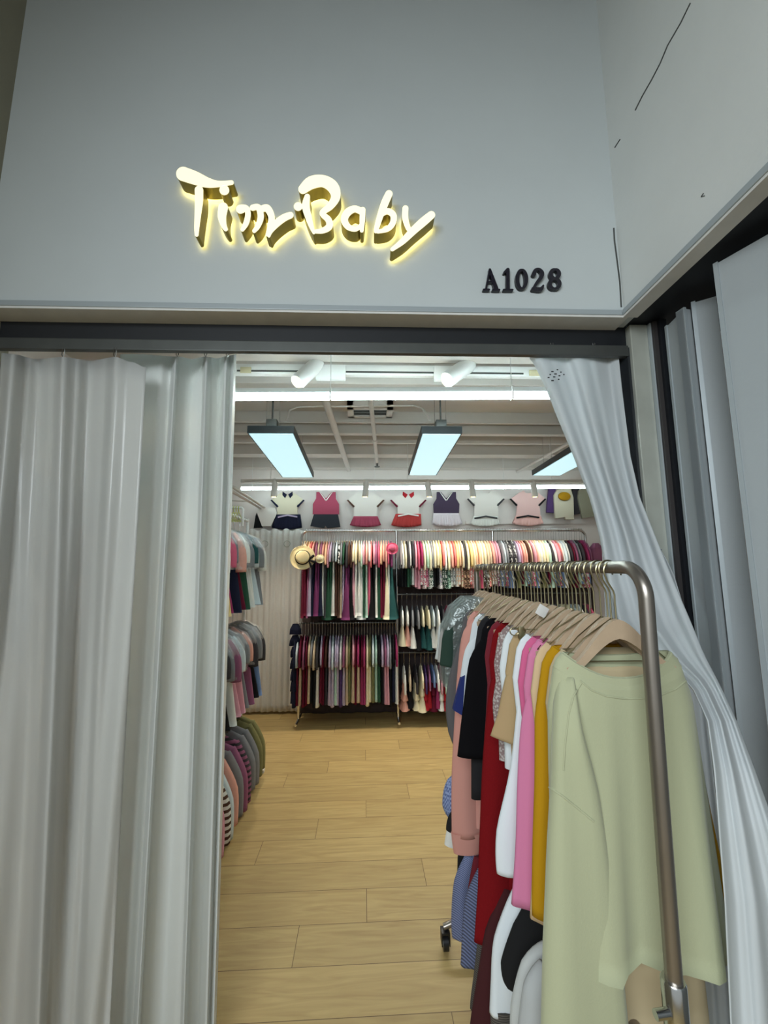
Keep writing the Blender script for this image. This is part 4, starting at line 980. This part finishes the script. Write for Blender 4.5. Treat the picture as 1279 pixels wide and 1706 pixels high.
# small rack of lime hangers near the ceiling rail
cc = P(392, 846, Y=3.0)
sr = thing('hanger_rack', 'small white wall arm crowded with lime green hangers above the left rails', 'rack', cc)
part('arm', tube(NB(), [cc+Vector((-.12, 0, 0)), cc+Vector((.045, 0, 0)), cc+Vector((.055, 0, -.01)), cc+Vector((.055, 0, -.13))], .009, 8), M_whitepl, sr)
M_lime = mat('lime_plastic', (196, 200, 96), .4)
for k in range(8):
    x = cc.x-.10+k*.018; bm = NB(); tube(bm, [(x, 3.0, cc.z+.012), (x, 2.988, cc.z), (x, 3.0, cc.z-.03), (x, 2.9, cc.z-.09), (x, 3.1, cc.z-.09), (x, 3.0, cc.z-.03)], .003, 6)
    setp(obj('empty_hanger', bm, M_lime), 'empty lime green plastic hanger on the small white wall arm', 'hanger', 'lime hangers on the wall arm')
# ------------------------------------------------------------------ foreground rolling rack
XN, YN, XFR, YFR = .497, .80, .50, 1.95
ZT = 1.577
rr_ = thing('rolling_rack', 'steel double-tier rolling clothes rack poking through the doorway', 'clothes rack', (.5, 1.35, 0))
def rx(y): return XN+(XFR-XN)*(y-YN)/(YFR-YN)
arcp = [(XN-.001, .80-.055*math.sin(a), ZT-.055*(1-math.cos(a))) for a in [math.radians(9*k) for k in range(11)]]
zc = P(1132, 1672, Y=.735).z
part('upper_rail', tube(NB(), [(XFR, YFR, ZT-.75), (XFR, YFR, ZT-.02), (XFR, YFR-.02, ZT)]+arcp+[(XN-.012, .742, zc+.02)], .0128, 16), M_rack, rr_)
part('clamp_collar', tube(NB(), [(XN-.013, .742, zc+.028), (XN-.013, .742, zc+.025), (XN-.013, .742, zc-.05)], .019, 16, [.0165, .0185, .0185]), M_chrome, rr_)
part('clamp_screw', tube(NB(), [(XN-.03, .735, zc-.012), (XN-.052, .733, zc-.012)], .007, 10), M_chrome, rr_)
part('lower_post', tube(NB(), [(XN-.013, .742, zc-.04), (XN-.013, .742, .09)], .0145, 14), M_rack, rr_)
part('lower_post', tube(NB(), [(XFR, YFR, ZT-.75), (XFR, YFR, .09)], .0145, 14), M_rack, rr_)
part('lower_rail', tube(NB(), [(XN-.013, .75, .74), (XFR, YFR, .74)], .0115, 14), M_rack, rr_)
part('base_bar', tube(NB(), [(XN-.013, .742, .10), (XFR, YFR, .10)], .0125, 12), M_rack, rr_)
for y in (.742, YFR):
    part('foot_tube', tube(NB(), [(.5-.19, y, .085), (.5-.15, y, .10), (.5+.17, y, .10)], .0125, 12), M_rack, rr_)
    for x in (.315, .68):
        bm = NB(); tube(bm, [(x-.011, y, .030), (x+.011, y, .030)], .030, 22); o = part('caster_wheel', bm, M_blackpl, rr_)
        bm = NB(); tube(bm, [(x-.013, y, .030), (x+.013, y, .030)], .014, 14)
        q = obj('wheel_hub', bm, M_steel, o); q.matrix_parent_inverse = Matrix()
        bm = NB(); box(bm, x-.018, x-.014, y-.02, y+.02, .025, .068, .001); box(bm, x+.014, x+.018, y-.02, y+.02, .025, .068, .001); box(bm, x-.018, x+.018, y-.02, y+.02, .066, .075, .002)
        q = obj('caster_fork', bm, M_blackpl, o)
# detailed wooden hangers
hk, wdm = hanger_parts(.110, .090, .104, .0062, .019, N=20)
o = obj('tmp', hk, M_gold); hookB = o.data; bpy.data.objects.remove(o)
o = obj('tmp', wdm, M_wood, smooth=True); woodB = o.data; bpy.data.objects.remove(o)
def whanger(y, rz, label, group='wooden hangers on the rolling rack', dz=0, z=None):
    o = bpy.data.objects.new('wooden_hanger', woodB); COL.objects.link(o); o.location = (rx(y), y, (ZT if z is None else z)+dz-.004); o.rotation_euler = (0, 0, rz); setp(o, label, 'hanger', group)
    h = bpy.data.objects.new('hook', hookB); COL.objects.link(h); h.parent = o
    return o
TIP = -.106-.085
def big(name, y, m, label, L=.55, arm=.5, wsh=.128, wch=.130, whem=.132, th=.018, slw=.05, slw2=.045, splay=.05, left=None, cuff=None, hem=None, neck=None, rz=0, seed=0, fold=.006, group=None, z0=None, sth=.017, vest=False, scoop=.035, sly=0, slr=1, leftw=None, wn=.096, zt=None, back=.0):
    """garment on the near rack; left: list of (px,py) of the visible left edge of the sleeve"""
    zt = ZT if zt is None else zt
    Tz = -.104-.070
    t = thing(name, label, 'clothing', (rx(y), y, zt), group, rz)
    bm = NB()
    st = [(Tz+.006, wn, th*.6), (Tz-.008, wn+.016, th*.7), (Tz-.03, wsh*.97, th*.9), (Tz-.10, wsh+.01, th), (Tz-.22, wch, th*1.1), (Tz-L, whem, th*1.25)]
    body_mesh(bm, st, 48, scoop, back, fold, 3, seed)
    obj('body', bm, m, t, 'all')
    if neck:
        bm = NB(); rings = []
        for dz_, dw in ((.004, -.004), (.004, .003), (-.022, .006), (-.022, -.002)):
            ring = []
            for k in range(48):
                a = 2*PI*k/48; ca, sa = math.cos(a), math.sin(a)
                w_ = wn+.002+dw+(.014 if dz_ < 0 else 0); x = w_*math.copysign(abs(ca)**.75, ca); yy = (th*.55+dw+.003)*math.copysign(abs(sa)**.8, sa)
                q = (1-min(1, abs(x)/w_)**2.2); ring.append((x, yy, Tz+dz_-q*(scoop if sa < 0 else back)))
            rings.append(ring)
        rings.append(rings[0]); loft(bm, rings, False, False); obj('neckband', bm, neck, t)
    if hem:
        bm = NB(); body_mesh(bm, [(Tz-L+.03, whem+.001, th*1.27), (Tz-L+.015, whem+.003, th*1.35), (Tz-L-.045, whem-.004, th*1.2)], 48, 0, 0, 0, 3, seed); obj('hem_band', bm, hem, t)
    for s in (-1, 1):
        if vest: break
        sx = s*(wsh-.03)
        path = [(sx, 0, Tz-.03), (s*(wsh+.02), 0, Tz-.10), (s*(wsh+.02+splay*.45), 0, Tz-.05-arm*.55), (s*(wsh+.02+splay), 0, Tz-.03-arm)]
        w_ = [slw*.6*slr, slw*slr, (slw+slw2)/2*slr, slw2*slr]
        if slr < 1: path = [(sx, .01, Tz-.03), (s*(wsh-.02), .012, Tz-.10), (s*(wsh-.0), .02, Tz-.3), (s*(wsh+.01), .02, Tz-arm)]
        if s < 0 and left:
            path = []; ww = leftw or slw
            lw = ww if isinstance(ww, list) else [ww]*len(left)
            for (px, py), w1_ in zip(left, lw):
                q = P(px, py, Y=y+sly); lx, lz = q.x-rx(y), q.z-zt
                path.append((lx+w1_, sly-.004, lz))
            path[0] = (max(path[0][0], -.12), 0, path[0][2]-.02)
            w_ = lw if isinstance(ww, list) else [ww*.75]+[ww]*(len(path)-2)+[slw2]
        bm = NB(); sleeve_mesh(bm, path, w_, [sth*.8, sth, sth, sth*.9], 20, seed+s, .002)
        so = obj('sleeve', bm, m, t, 'all')
        if cuff:
            a, b_ = Vector(path[-2]), Vector(path[-1]); d = (b_-a).normalized()
            bm = NB(); sleeve_mesh(bm, [b_-d*.012, b_+d*.02, b_+d*.055], [w_[-1]*1.02, w_[-1]*.95, w_[-1]*.85], [sth*.95, sth*.9, sth*.8], 20, seed, 0)
            obj('cuff', bm, cuff, so)
    return t
M_cream = mat('cloth_cream_fleece', (176, 178, 146), .9, bump=.12, bscale=350, spec=.15, sheen=.2)
M_must = mat('cloth_mustard', (178, 132, 20), .9, bump=.1, bscale=350, spec=.15)
M_pinkc = mat('cloth_candy_pink', (206, 124, 160), .85, bump=.08, bscale=350, spec=.15)
M_whitec = mat('cloth_white', (222, 228, 232), .85, bump=.08, bscale=350, spec=.15)
M_tan = mat('cloth_tan', (176, 150, 112), .85, bump=.1, bscale=350, spec=.15)
M_redk = mat('cloth_red_knit', (122, 20, 25), .95, bump=.5, bscale=420, spec=.1)
M_blk = mat('cloth_black', (16, 15, 18), .9, spec=.1)
M_salm = mat('cloth_salmon_fleece', (208, 150, 138), .9, bump=.12, bscale=300, spec=.15)
M_greyk = mat('cloth_grey_knit', (186, 176, 172), .95, rgb2=(140, 120, 118), pat='dots', pscale=150, bump=.5, bscale=300)
M_dgrey = mat('cloth_dark_grey', (92, 90, 92), .9)
M_lgrey = mat('cloth_light_grey', (176, 178, 178), .9, bump=.1, bscale=300)
M_dgreen = mat('cloth_bottle_green', (38, 62, 52), .9)
M_navyc = mat('cloth_navy_blue', (30, 44, 110), .85)
GR = 'clothes on the rolling rack'
# nearest: cream sweater, built larger
t = big('sweater', .855, M_cream, 'pale cream sweatshirt with wide neck, nearest garment on the rolling rack', L=.535, wsh=.135, wch=.15, whem=.16, th=.034, arm=.55, slw=.062, slw2=.07, sth=.03,
        left=[(937, 1118), (921, 1210), (914, 1310), (907, 1420), (902, 1560), (900, 1720), (903, 1850)], leftw=[.014, .026, .044, .057, .069, .078, .08], wn=.108, splay=-.03, fold=.02, sly=-.022, slr=.6, neck=M_cream, hem=None, seed=4, scoop=.045, back=.01, group=GR, rz=0)
big('tee_shirt', .885, mat('cloth_khaki', (186, 168, 134), .9), 'khaki top showing only below the hem of the cream sweatshirt', L=.68, whem=.14, vest=True, seed=60, group=GR, fold=.01)
big('sweater', .925, M_must, 'mustard yellow long-sleeved top directly behind the cream sweatshirt', L=.42, arm=.5, left=[(895, 1112), (889, 1200), (887, 1300), (886, 1400), (886, 1524)], leftw=.04, slw2=.04, seed=5, group=GR, neck=M_must)
big('sweater', .965, mat('cloth_sand', (206, 178, 140), .9), 'sand coloured top squeezed behind the mustard one on the rolling rack', L=.42, left=[(900, 1118), (893, 1250), (889, 1400), (880, 1530)], leftw=.03, slw2=.03, seed=6, group=GR)
big('sweater', 1.005, M_pinkc, 'candy pink long-sleeved top between the mustard and white garments', L=.44, left=[(881, 1104), (868, 1200), (862, 1300), (857, 1400), (849, 1508)], leftw=.042, slw2=.042, seed=7, group=GR, neck=M_pinkc)
big('sweater', 1.045, mat('cloth_deep_pink', (206, 96, 140), .9), 'deeper pink top showing between the candy pink and white ones', L=.42, left=[(874, 1110), (866, 1220), (862, 1330), (868, 1420)], leftw=.035, slw2=.035, seed=8, group=GR)
big('sweater', 1.085, M_whitec, 'white long-sleeved top with draped sleeve behind the pink garments', L=.44, left=[(872, 1090), (860, 1180), (846, 1290), (826, 1390), (823, 1456)], leftw=.062, slw2=.055, seed=9, group=GR, sth=.014)
big('tee_shirt', 1.14, M_tan, 'tan short-sleeved top between the white top and the red cardigan', L=.40, left=[(855, 1078), (838, 1140), (828, 1200), (819, 1238)], leftw=.06, slw2=.068, seed=10, group=GR, sth=.018)
big('tee_shirt', 1.19, M_whitec, 'white top with only its shoulder showing above the tan one', L=.36, left=[(858, 1078), (846, 1110), (840, 1150)], leftw=.04, seed=11, group=GR)
big('tee_shirt', 1.24, M_greyk, 'speckled grey knit sleeve showing in front of the red cardigan', L=.36, left=[(838, 1092), (826, 1130), (821, 1170), (820, 1210)], leftw=.045, slw2=.04, seed=12, group=GR)
big('cardigan', 1.29, M_redk, 'long dark red knitted cardigan hanging lowest on the rolling rack', L=.78, whem=.15, left=[(828, 1078), (813, 1150), (803, 1260), (799, 1380), (796, 1480), (793, 1570)], leftw=.062, slw2=.07, seed=13, group=GR, fold=.012, sth=.02)
big('cardigan', 1.34, mat('cloth_maroon_knit', (120, 30, 44), .95, bump=.5, bscale=420), 'maroon knitted top right behind the red cardigan', L=.60, left=[(826, 1074), (812, 1120), (808, 1200), (806, 1300)], leftw=.04, seed=14, group=GR)
big('tee_shirt', 1.41, M_blk, 'black short-sleeved top with wide sleeve, nearer of the two black ones', L=.55, left=[(798, 1062), (780, 1110), (770, 1180), (766, 1262)], leftw=.072, slw2=.08, seed=15, group=GR, sth=.018)
big('tee_shirt', 1.47, mat('cloth_soft_black', (24, 23, 27), .9), 'black top edged in white, farther of the two black ones', L=.60, left=[(800, 1056), (788, 1110), (783, 1200), (782, 1330)], leftw=.05, seed=16, group=GR)
t = big('jacket', 1.55, M_whitec, 'white top with navy side panel between the black and salmon garments', L=.5, left=[(790, 1050), (772, 1090), (765, 1140), (760, 1188)], leftw=.05, slw2=.055, seed=17, group=GR)
bm = NB(); q = [P(x, y, Y=1.53) for x, y in ((768, 1130), (774, 1125), (770, 1192), (755, 1183))]
loft(bm, [[(p.x-rx(1.55), -.022, p.z-ZT) for p in q], [(p.x-rx(1.55), .0, p.z-ZT) for p in q]]); obj('navy_panel', bm, M_navyc, t, False)
big('hoodie', 1.63, M_salm, 'salmon pink sweatshirt with long ribbed-cuff sleeve at the far half', L=.75, whem=.16, left=[(792, 1024), (769, 1060), (761, 1120), (756, 1220), (752, 1310), (753, 1392)], leftw=.052, slw2=.056, seed=18, group=GR, cuff=M_salm, neck=M_salm, sth=.022)
big('sweater', 1.70, M_dgrey, 'dark grey top bulging out behind the salmon sweatshirt', L=.62, left=[(784, 1040), (764, 1080), (747, 1130), (741, 1175), (746, 1215), (752, 1250)], leftw=.05, slw2=.03, seed=19, group=GR)
bgd = [(1.77, M_dgreen, 'bottle green top inside clear film near the far end', 'dark green'), (1.83, mat('cloth_smoke', (170, 168, 164), .9), 'smoke grey top in clear film, second from the far end', 'grey'), (1.89, mat('cloth_mist', (200, 204, 202), .9), 'pale grey top in clear film at the far end of the rolling rack', 'pale')]
bm = NB(); body_mesh(bm, [(-.125, .09, .016), (-.17, .15, .028), (-.25, .185, .034), (-.48, .20, .036)], 32, 0, 0, .012, 5, 8)
o = obj('tmp', bm, M_bag); bagm = o.data; bpy.data.objects.remove(o)
for i, (y, m_, lb, kk) in enumerate(bgd):
    big('tee_shirt', y, m_, lb, L=.32, arm=.2, seed=30+i, group=GR, splay=.02, slw=.045)
    b_ = bpy.data.objects.new('garment_bag', bagm); COL.objects.link(b_); b_.location = (rx(y)-.004, y, ZT); b_.rotation_euler = (0, 0, .05*i-.05)
    setp(b_, 'clear plastic film over the %s top at the far end of the rolling rack' % kk, 'garment bag', 'garment bags on the rolling rack')
HY = [(.845, 'holding the cream sweatshirt, nearest of all'), (.875, 'just behind the nearest one, inside the cream sweatshirt'), (.925, 'holding the mustard top'), (.965, 'holding the sand top'), (1.005, 'holding the candy pink top'), (1.045, 'holding the deeper pink top'), (1.085, 'holding the white long-sleeved top'), (1.14, 'holding the tan top'), (1.19, 'holding the white top behind the tan one'), (1.24, 'holding the speckled grey knit'), (1.29, 'holding the red cardigan'), (1.34, 'holding the maroon knit'), (1.41, 'holding the nearer black top'), (1.47, 'holding the farther black top'), (1.55, 'holding the white top with navy panel'), (1.63, 'holding the salmon sweatshirt'), (1.70, 'holding the dark grey top'), (1.77, 'holding the bagged green top'), (1.83, 'holding the bagged smoke grey top'), (1.89, 'holding the bagged pale grey top')]
for i, (y, s) in enumerate(HY):
    whanger(y, R.uniform(-.06, .05) if i else .0, 'pale wooden hanger with gold hook, '+s, dz=R.uniform(-.004, .0))
# extra hangers whose clothes hang deep inside the rack
bm = hanger_parts(.10, .06, .104, .002, .002, N=12); tw = bm[0]
tube(tw, [(0, 0, -.10), (-.06, 0, -.14), (-.11, 0, -.185), (.11, 0, -.185), (.06, 0, -.14), (0, 0, -.10)], .0014, 6); bm[1].free()
o = obj('tmp', tw, M_gold); wireB = o.data; bpy.data.objects.remove(o)
ex = [.862, .90, .945, .985, 1.025, 1.065, 1.11, 1.165, 1.215, 1.265, 1.315, 1.375, 1.44, 1.51, 1.59, 1.665]
for i, y in enumerate(ex):
    o = bpy.data.objects.new('wire_hanger', wireB); COL.objects.link(o); o.location = (rx(y), y, ZT-.004); o.rotation_euler = (0, 0, R.uniform(-.3, .3))
    setp(o, 'thin gold wire hanger between the wooden ones on the rolling rack, %s from the front' % ORD[i], 'hanger', 'wire hangers on the rolling rack')
# seams of the cream sweatshirt
cs = [o for o in COL.objects if o.get('label', '').startswith('pale cream sweatshirt')][0]
from mathutils.bvhtree import BVHTree
_vs, _fs = [], []
for ch in cs.children:
    o0 = len(_vs); _vs += [v.co+Vector(cs.location) for v in ch.data.vertices]; _fs += [[o0+k for k in p.vertices] for p in ch.data.polygons]
bvh = BVHTree.FromPolygons(_vs, _fs)
def seam(name, pts_, r=.0017):
    out = []
    for (x0, y0), (x1, y1) in zip(pts_, pts_[1:]):
        for k in range(8):
            d = (P(x0+(x1-x0)*k/8, y0+(y1-y0)*k/8, Y=2)-EYE).normalized(); h = bvh.ray_cast(EYE, d, 1.5)
            if h[0] is not None and h[3] < 1.1: out.append(h[0]-d*.0004-Vector(cs.location))
    if len(out) > 2: obj(name, tube(NB(), out, r, 8), M_cream, cs)
seam('sleeve_seam', [(915, 1312), (935, 1325), (955, 1341), (975, 1357), (990, 1370)], .0022)
seam('raglan_seam', [(968, 1138), (955, 1160), (947, 1190), (941, 1240), (938, 1290)])
seam('neck_seam', [(966, 1134), (985, 1150), (1010, 1160), (1040, 1164), (1065, 1164), (1095, 1160), (1125, 1148), (1148, 1130)])
# garments half seen through the frosted curtain at the far left
for i, (px, Y, cn, w_, L_, z_) in enumerate([(20, 1.66, 'navy', .16, .75, 2.0), (84, 1.70, 'purple', .10, .62, 1.86), (150, 1.82, 'grey', .12, .7, 1.9), (212, 1.72, 'peach', .085, .5, 1.80)]):
    q = P(px, 900, Y=Y)
    t_ = thing('long_dress', '%s garment dimly seen behind the frosted curtain, %s from the left' % (cn, ORD[i]), 'clothing', (q.x, Y, z_), 'clothes behind the frosted curtain')
    bm = NB(); body_mesh(bm, [(0, w_*.4, .02), (-.05, w_*.8, .03), (-.3, w_, .04), (-L_, w_*1.2, .05)], 28, 0, 0, .008, 3, i); obj('body', bm, fab(cn), t_, 'all')
    hk_ = bpy.data.objects.new('hook', hookB); COL.objects.link(hk_); hk_.parent = t_; hk_.location = (0, 0, .104)
setp(obj('clothes_rail', tube(NB(), [(-1.62, 1.66, 2.1), (-.75, 1.8, 1.98)], .012, 10), M_whitepl), 'white rail behind the frosted curtain at the far left', 'rail')
# price tag and clip on a hanger
q = P(903, 1018, Y=1.10); bm = NB(); box(bm, -.016, .016, -.001, .001, -.014, .014, .001); o = obj('price_tag', bm, M_whitepl); o.location = q; o.rotation_euler = (.2, .5, .3)
setp(o, 'small white card tag hanging between the wooden hangers', 'tag')
q = P(868, 1052, Y=1.12); th = thing('clip', 'small brass clip on a thin bar between wooden hangers', 'clip', q)
obj('jaw', box(NB(), -.008, .008, -.006, .006, -.02, .012, .003), M_gold, th); obj('bar', tube(NB(), [(-.03, 0, .006), (.09, 0, .004)], .0015, 6), M_gold, th); obj('loop', tube(NB(), [(-.012+.012*math.cos(a)-.006, 0, .0+.01*math.sin(a)) for a in [2*PI*k/14 for k in range(15)]], .0016, 6), M_gold, th)
# ------------------------------------------------------------------ lower tier of the rolling rack
ZL = .74
GL = 'clothes on the lower rail of the rolling rack'
def low(name, y, m, label, **k):
    k.setdefault('group', GL); return big(name, y, m, label, zt=ZL, **k)
M_strb = mat('cloth_blue_stripe', (112, 122, 158), .9, rgb2=(70, 74, 96), pat='diag', pscale=60)
M_knst = mat('cloth_knit_stripe', (96, 90, 84), .95, rgb2=(60, 56, 52), pat='stripe', pscale=60, bump=.4)
M_dmar = mat('cloth_dark_maroon', (62, 16, 20), .95)
low('sweater', .96, M_lgrey, 'light grey sweatshirt on the lower rail, nearest and lowest on view', L=.5, left=[(882, 1606), (868, 1650), (862, 1720), (858, 1800)], leftw=.05, seed=41, sth=.024)
low('sweater', 1.02, mat('cloth_pale_grey', (192, 194, 192), .9), 'paler grey sweatshirt on the lower rail behind the nearest grey one', L=.5, left=[(884, 1580), (862, 1620), (850, 1680), (846, 1760)], leftw=.05, seed=42, sth=.024)
low('sweater', 1.12, mat('cloth_jet', (12, 12, 14), .95), 'jet black top on the lower rail with a slanting sleeve', L=.32, left=[(872, 1480), (850, 1560), (832, 1620), (826, 1650)], leftw=.07, slw2=.05, seed=43, sth=.024)
low('shirt', 1.18, M_whitec, 'white shirt with dark ribbed cuff on the lower rail', L=.42, left=[(850, 1470), (822, 1570), (815, 1640), (814, 1685)], leftw=.036, slw2=.034, seed=44, cuff=M_knst, sth=.02)
low('trousers', 1.27, M_dmar, 'very dark maroon trousers on the lower rail', L=.6, left=[(826, 1480), (805, 1560), (792, 1640), (782, 1720), (776, 1800)], leftw=.07, slw2=.07, seed=45, sth=.024)
low('sweater', 1.36, M_knst, 'grey striped knit hanging low beside the dark maroon trousers', L=.55, left=[(808, 1480), (795, 1560), (786, 1640), (783, 1680)], leftw=.03, slw2=.03, seed=46)
low('skirt', 1.47, M_strb, 'blue diagonal striped skirt hanging lowest at the rack edge', L=.5, left=[(790, 1440), (776, 1500), (768, 1560), (766, 1606)], leftw=.045, slw2=.045, seed=47, sth=.024)
low('trousers', 1.56, mat('cloth_crimson', (108, 20, 34), .95), 'narrow crimson sleeve hanging beside the blue striped skirt', L=.4, left=[(784, 1420), (778, 1480), (773, 1540), (772, 1562)], leftw=.028, slw2=.028, seed=48, sth=.02)
low('skirt', 1.66, mat('cloth_blue_stripe_fine', (128, 138, 176), .9, rgb2=(84, 92, 124), pat='diag', pscale=80), 'lighter blue striped skirt next to the caster wheel', L=.42, left=[(768, 1420), (755, 1470), (752, 1530), (752, 1560)], leftw=.045, slw2=.045, seed=49, sth=.024)
low('trousers', 1.74, mat('cloth_ink_black', (14, 14, 18), .95), 'black trouser leg behind the blue striped skirts', L=.3, left=[(766, 1390), (761, 1430), (760, 1485)], leftw=.03, slw2=.03, seed=50)
low('shirt', 1.86, mat('cloth_gingham', (150, 166, 206), .9, rgb2=(96, 112, 160), pat='check', pscale=120), 'blue gingham ruffled shirt sticking out at the far end', L=.3, left=[(762, 1290), (741, 1310), (737, 1340), (742, 1362)], leftw=.05, slw2=.03, seed=51, sth=.03)
low('shirt', 1.80, mat('cloth_black_striped', (18, 18, 22), .9), 'black sleeve with white edge lines below the blue gingham shirt', L=.3, left=[(764, 1345), (746, 1362), (741, 1384)], leftw=.035, slw2=.03, seed=52, cuff=W_)
# blue lettering on the steel jamb, running downwards
M_ink = mat('blue_print', (40, 44, 110), .7)
ft = thing('jamb_print', 'smudged blue lettering KIOE printed down the steel door jamb', 'sign', P(1100, 940, Y=YD-.022))
def glyph(ch, px, py, s):
    G = {'K': [[(0, 0), (0, 4)], [(3, 0), (0, 2), (3, 4)]], 'I': [[(1, 0), (1, 4)]], 'O': [[(0, .5), (1.5, 0), (3, 1), (3, 3), (1.5, 4), (0, 3), (0, .5)]], 'E': [[(3, 0), (0, 0), (0, 4), (3, 4)], [(0, 2), (2.5, 2)]], 'C': [[(3, .5), (1, 0), (0, 2), (1, 4), (3, 3.5)]], 'S': [[(3, 0), (0, 1), (3, 3), (0, 4)]]}[ch]
    bm = NB()
    for st in G:
        q = [P(px+(4-b_)*s, py+a*s, Y=YD-.0225) for a, b_ in st]
        tube(bm, q, .0016, 6)
    return bm
for i, (ch, px, py) in enumerate([('K', 1094, 916), ('I', 1096, 924), ('O', 1098, 930), ('E', 1100, 939), ('C', 1104, 946), ('S', 1107, 954), ('C', 1109, 962), ('E', 1111, 970)]):
    part('letter', glyph(ch, px, py, 1.9), M_ink, ft)
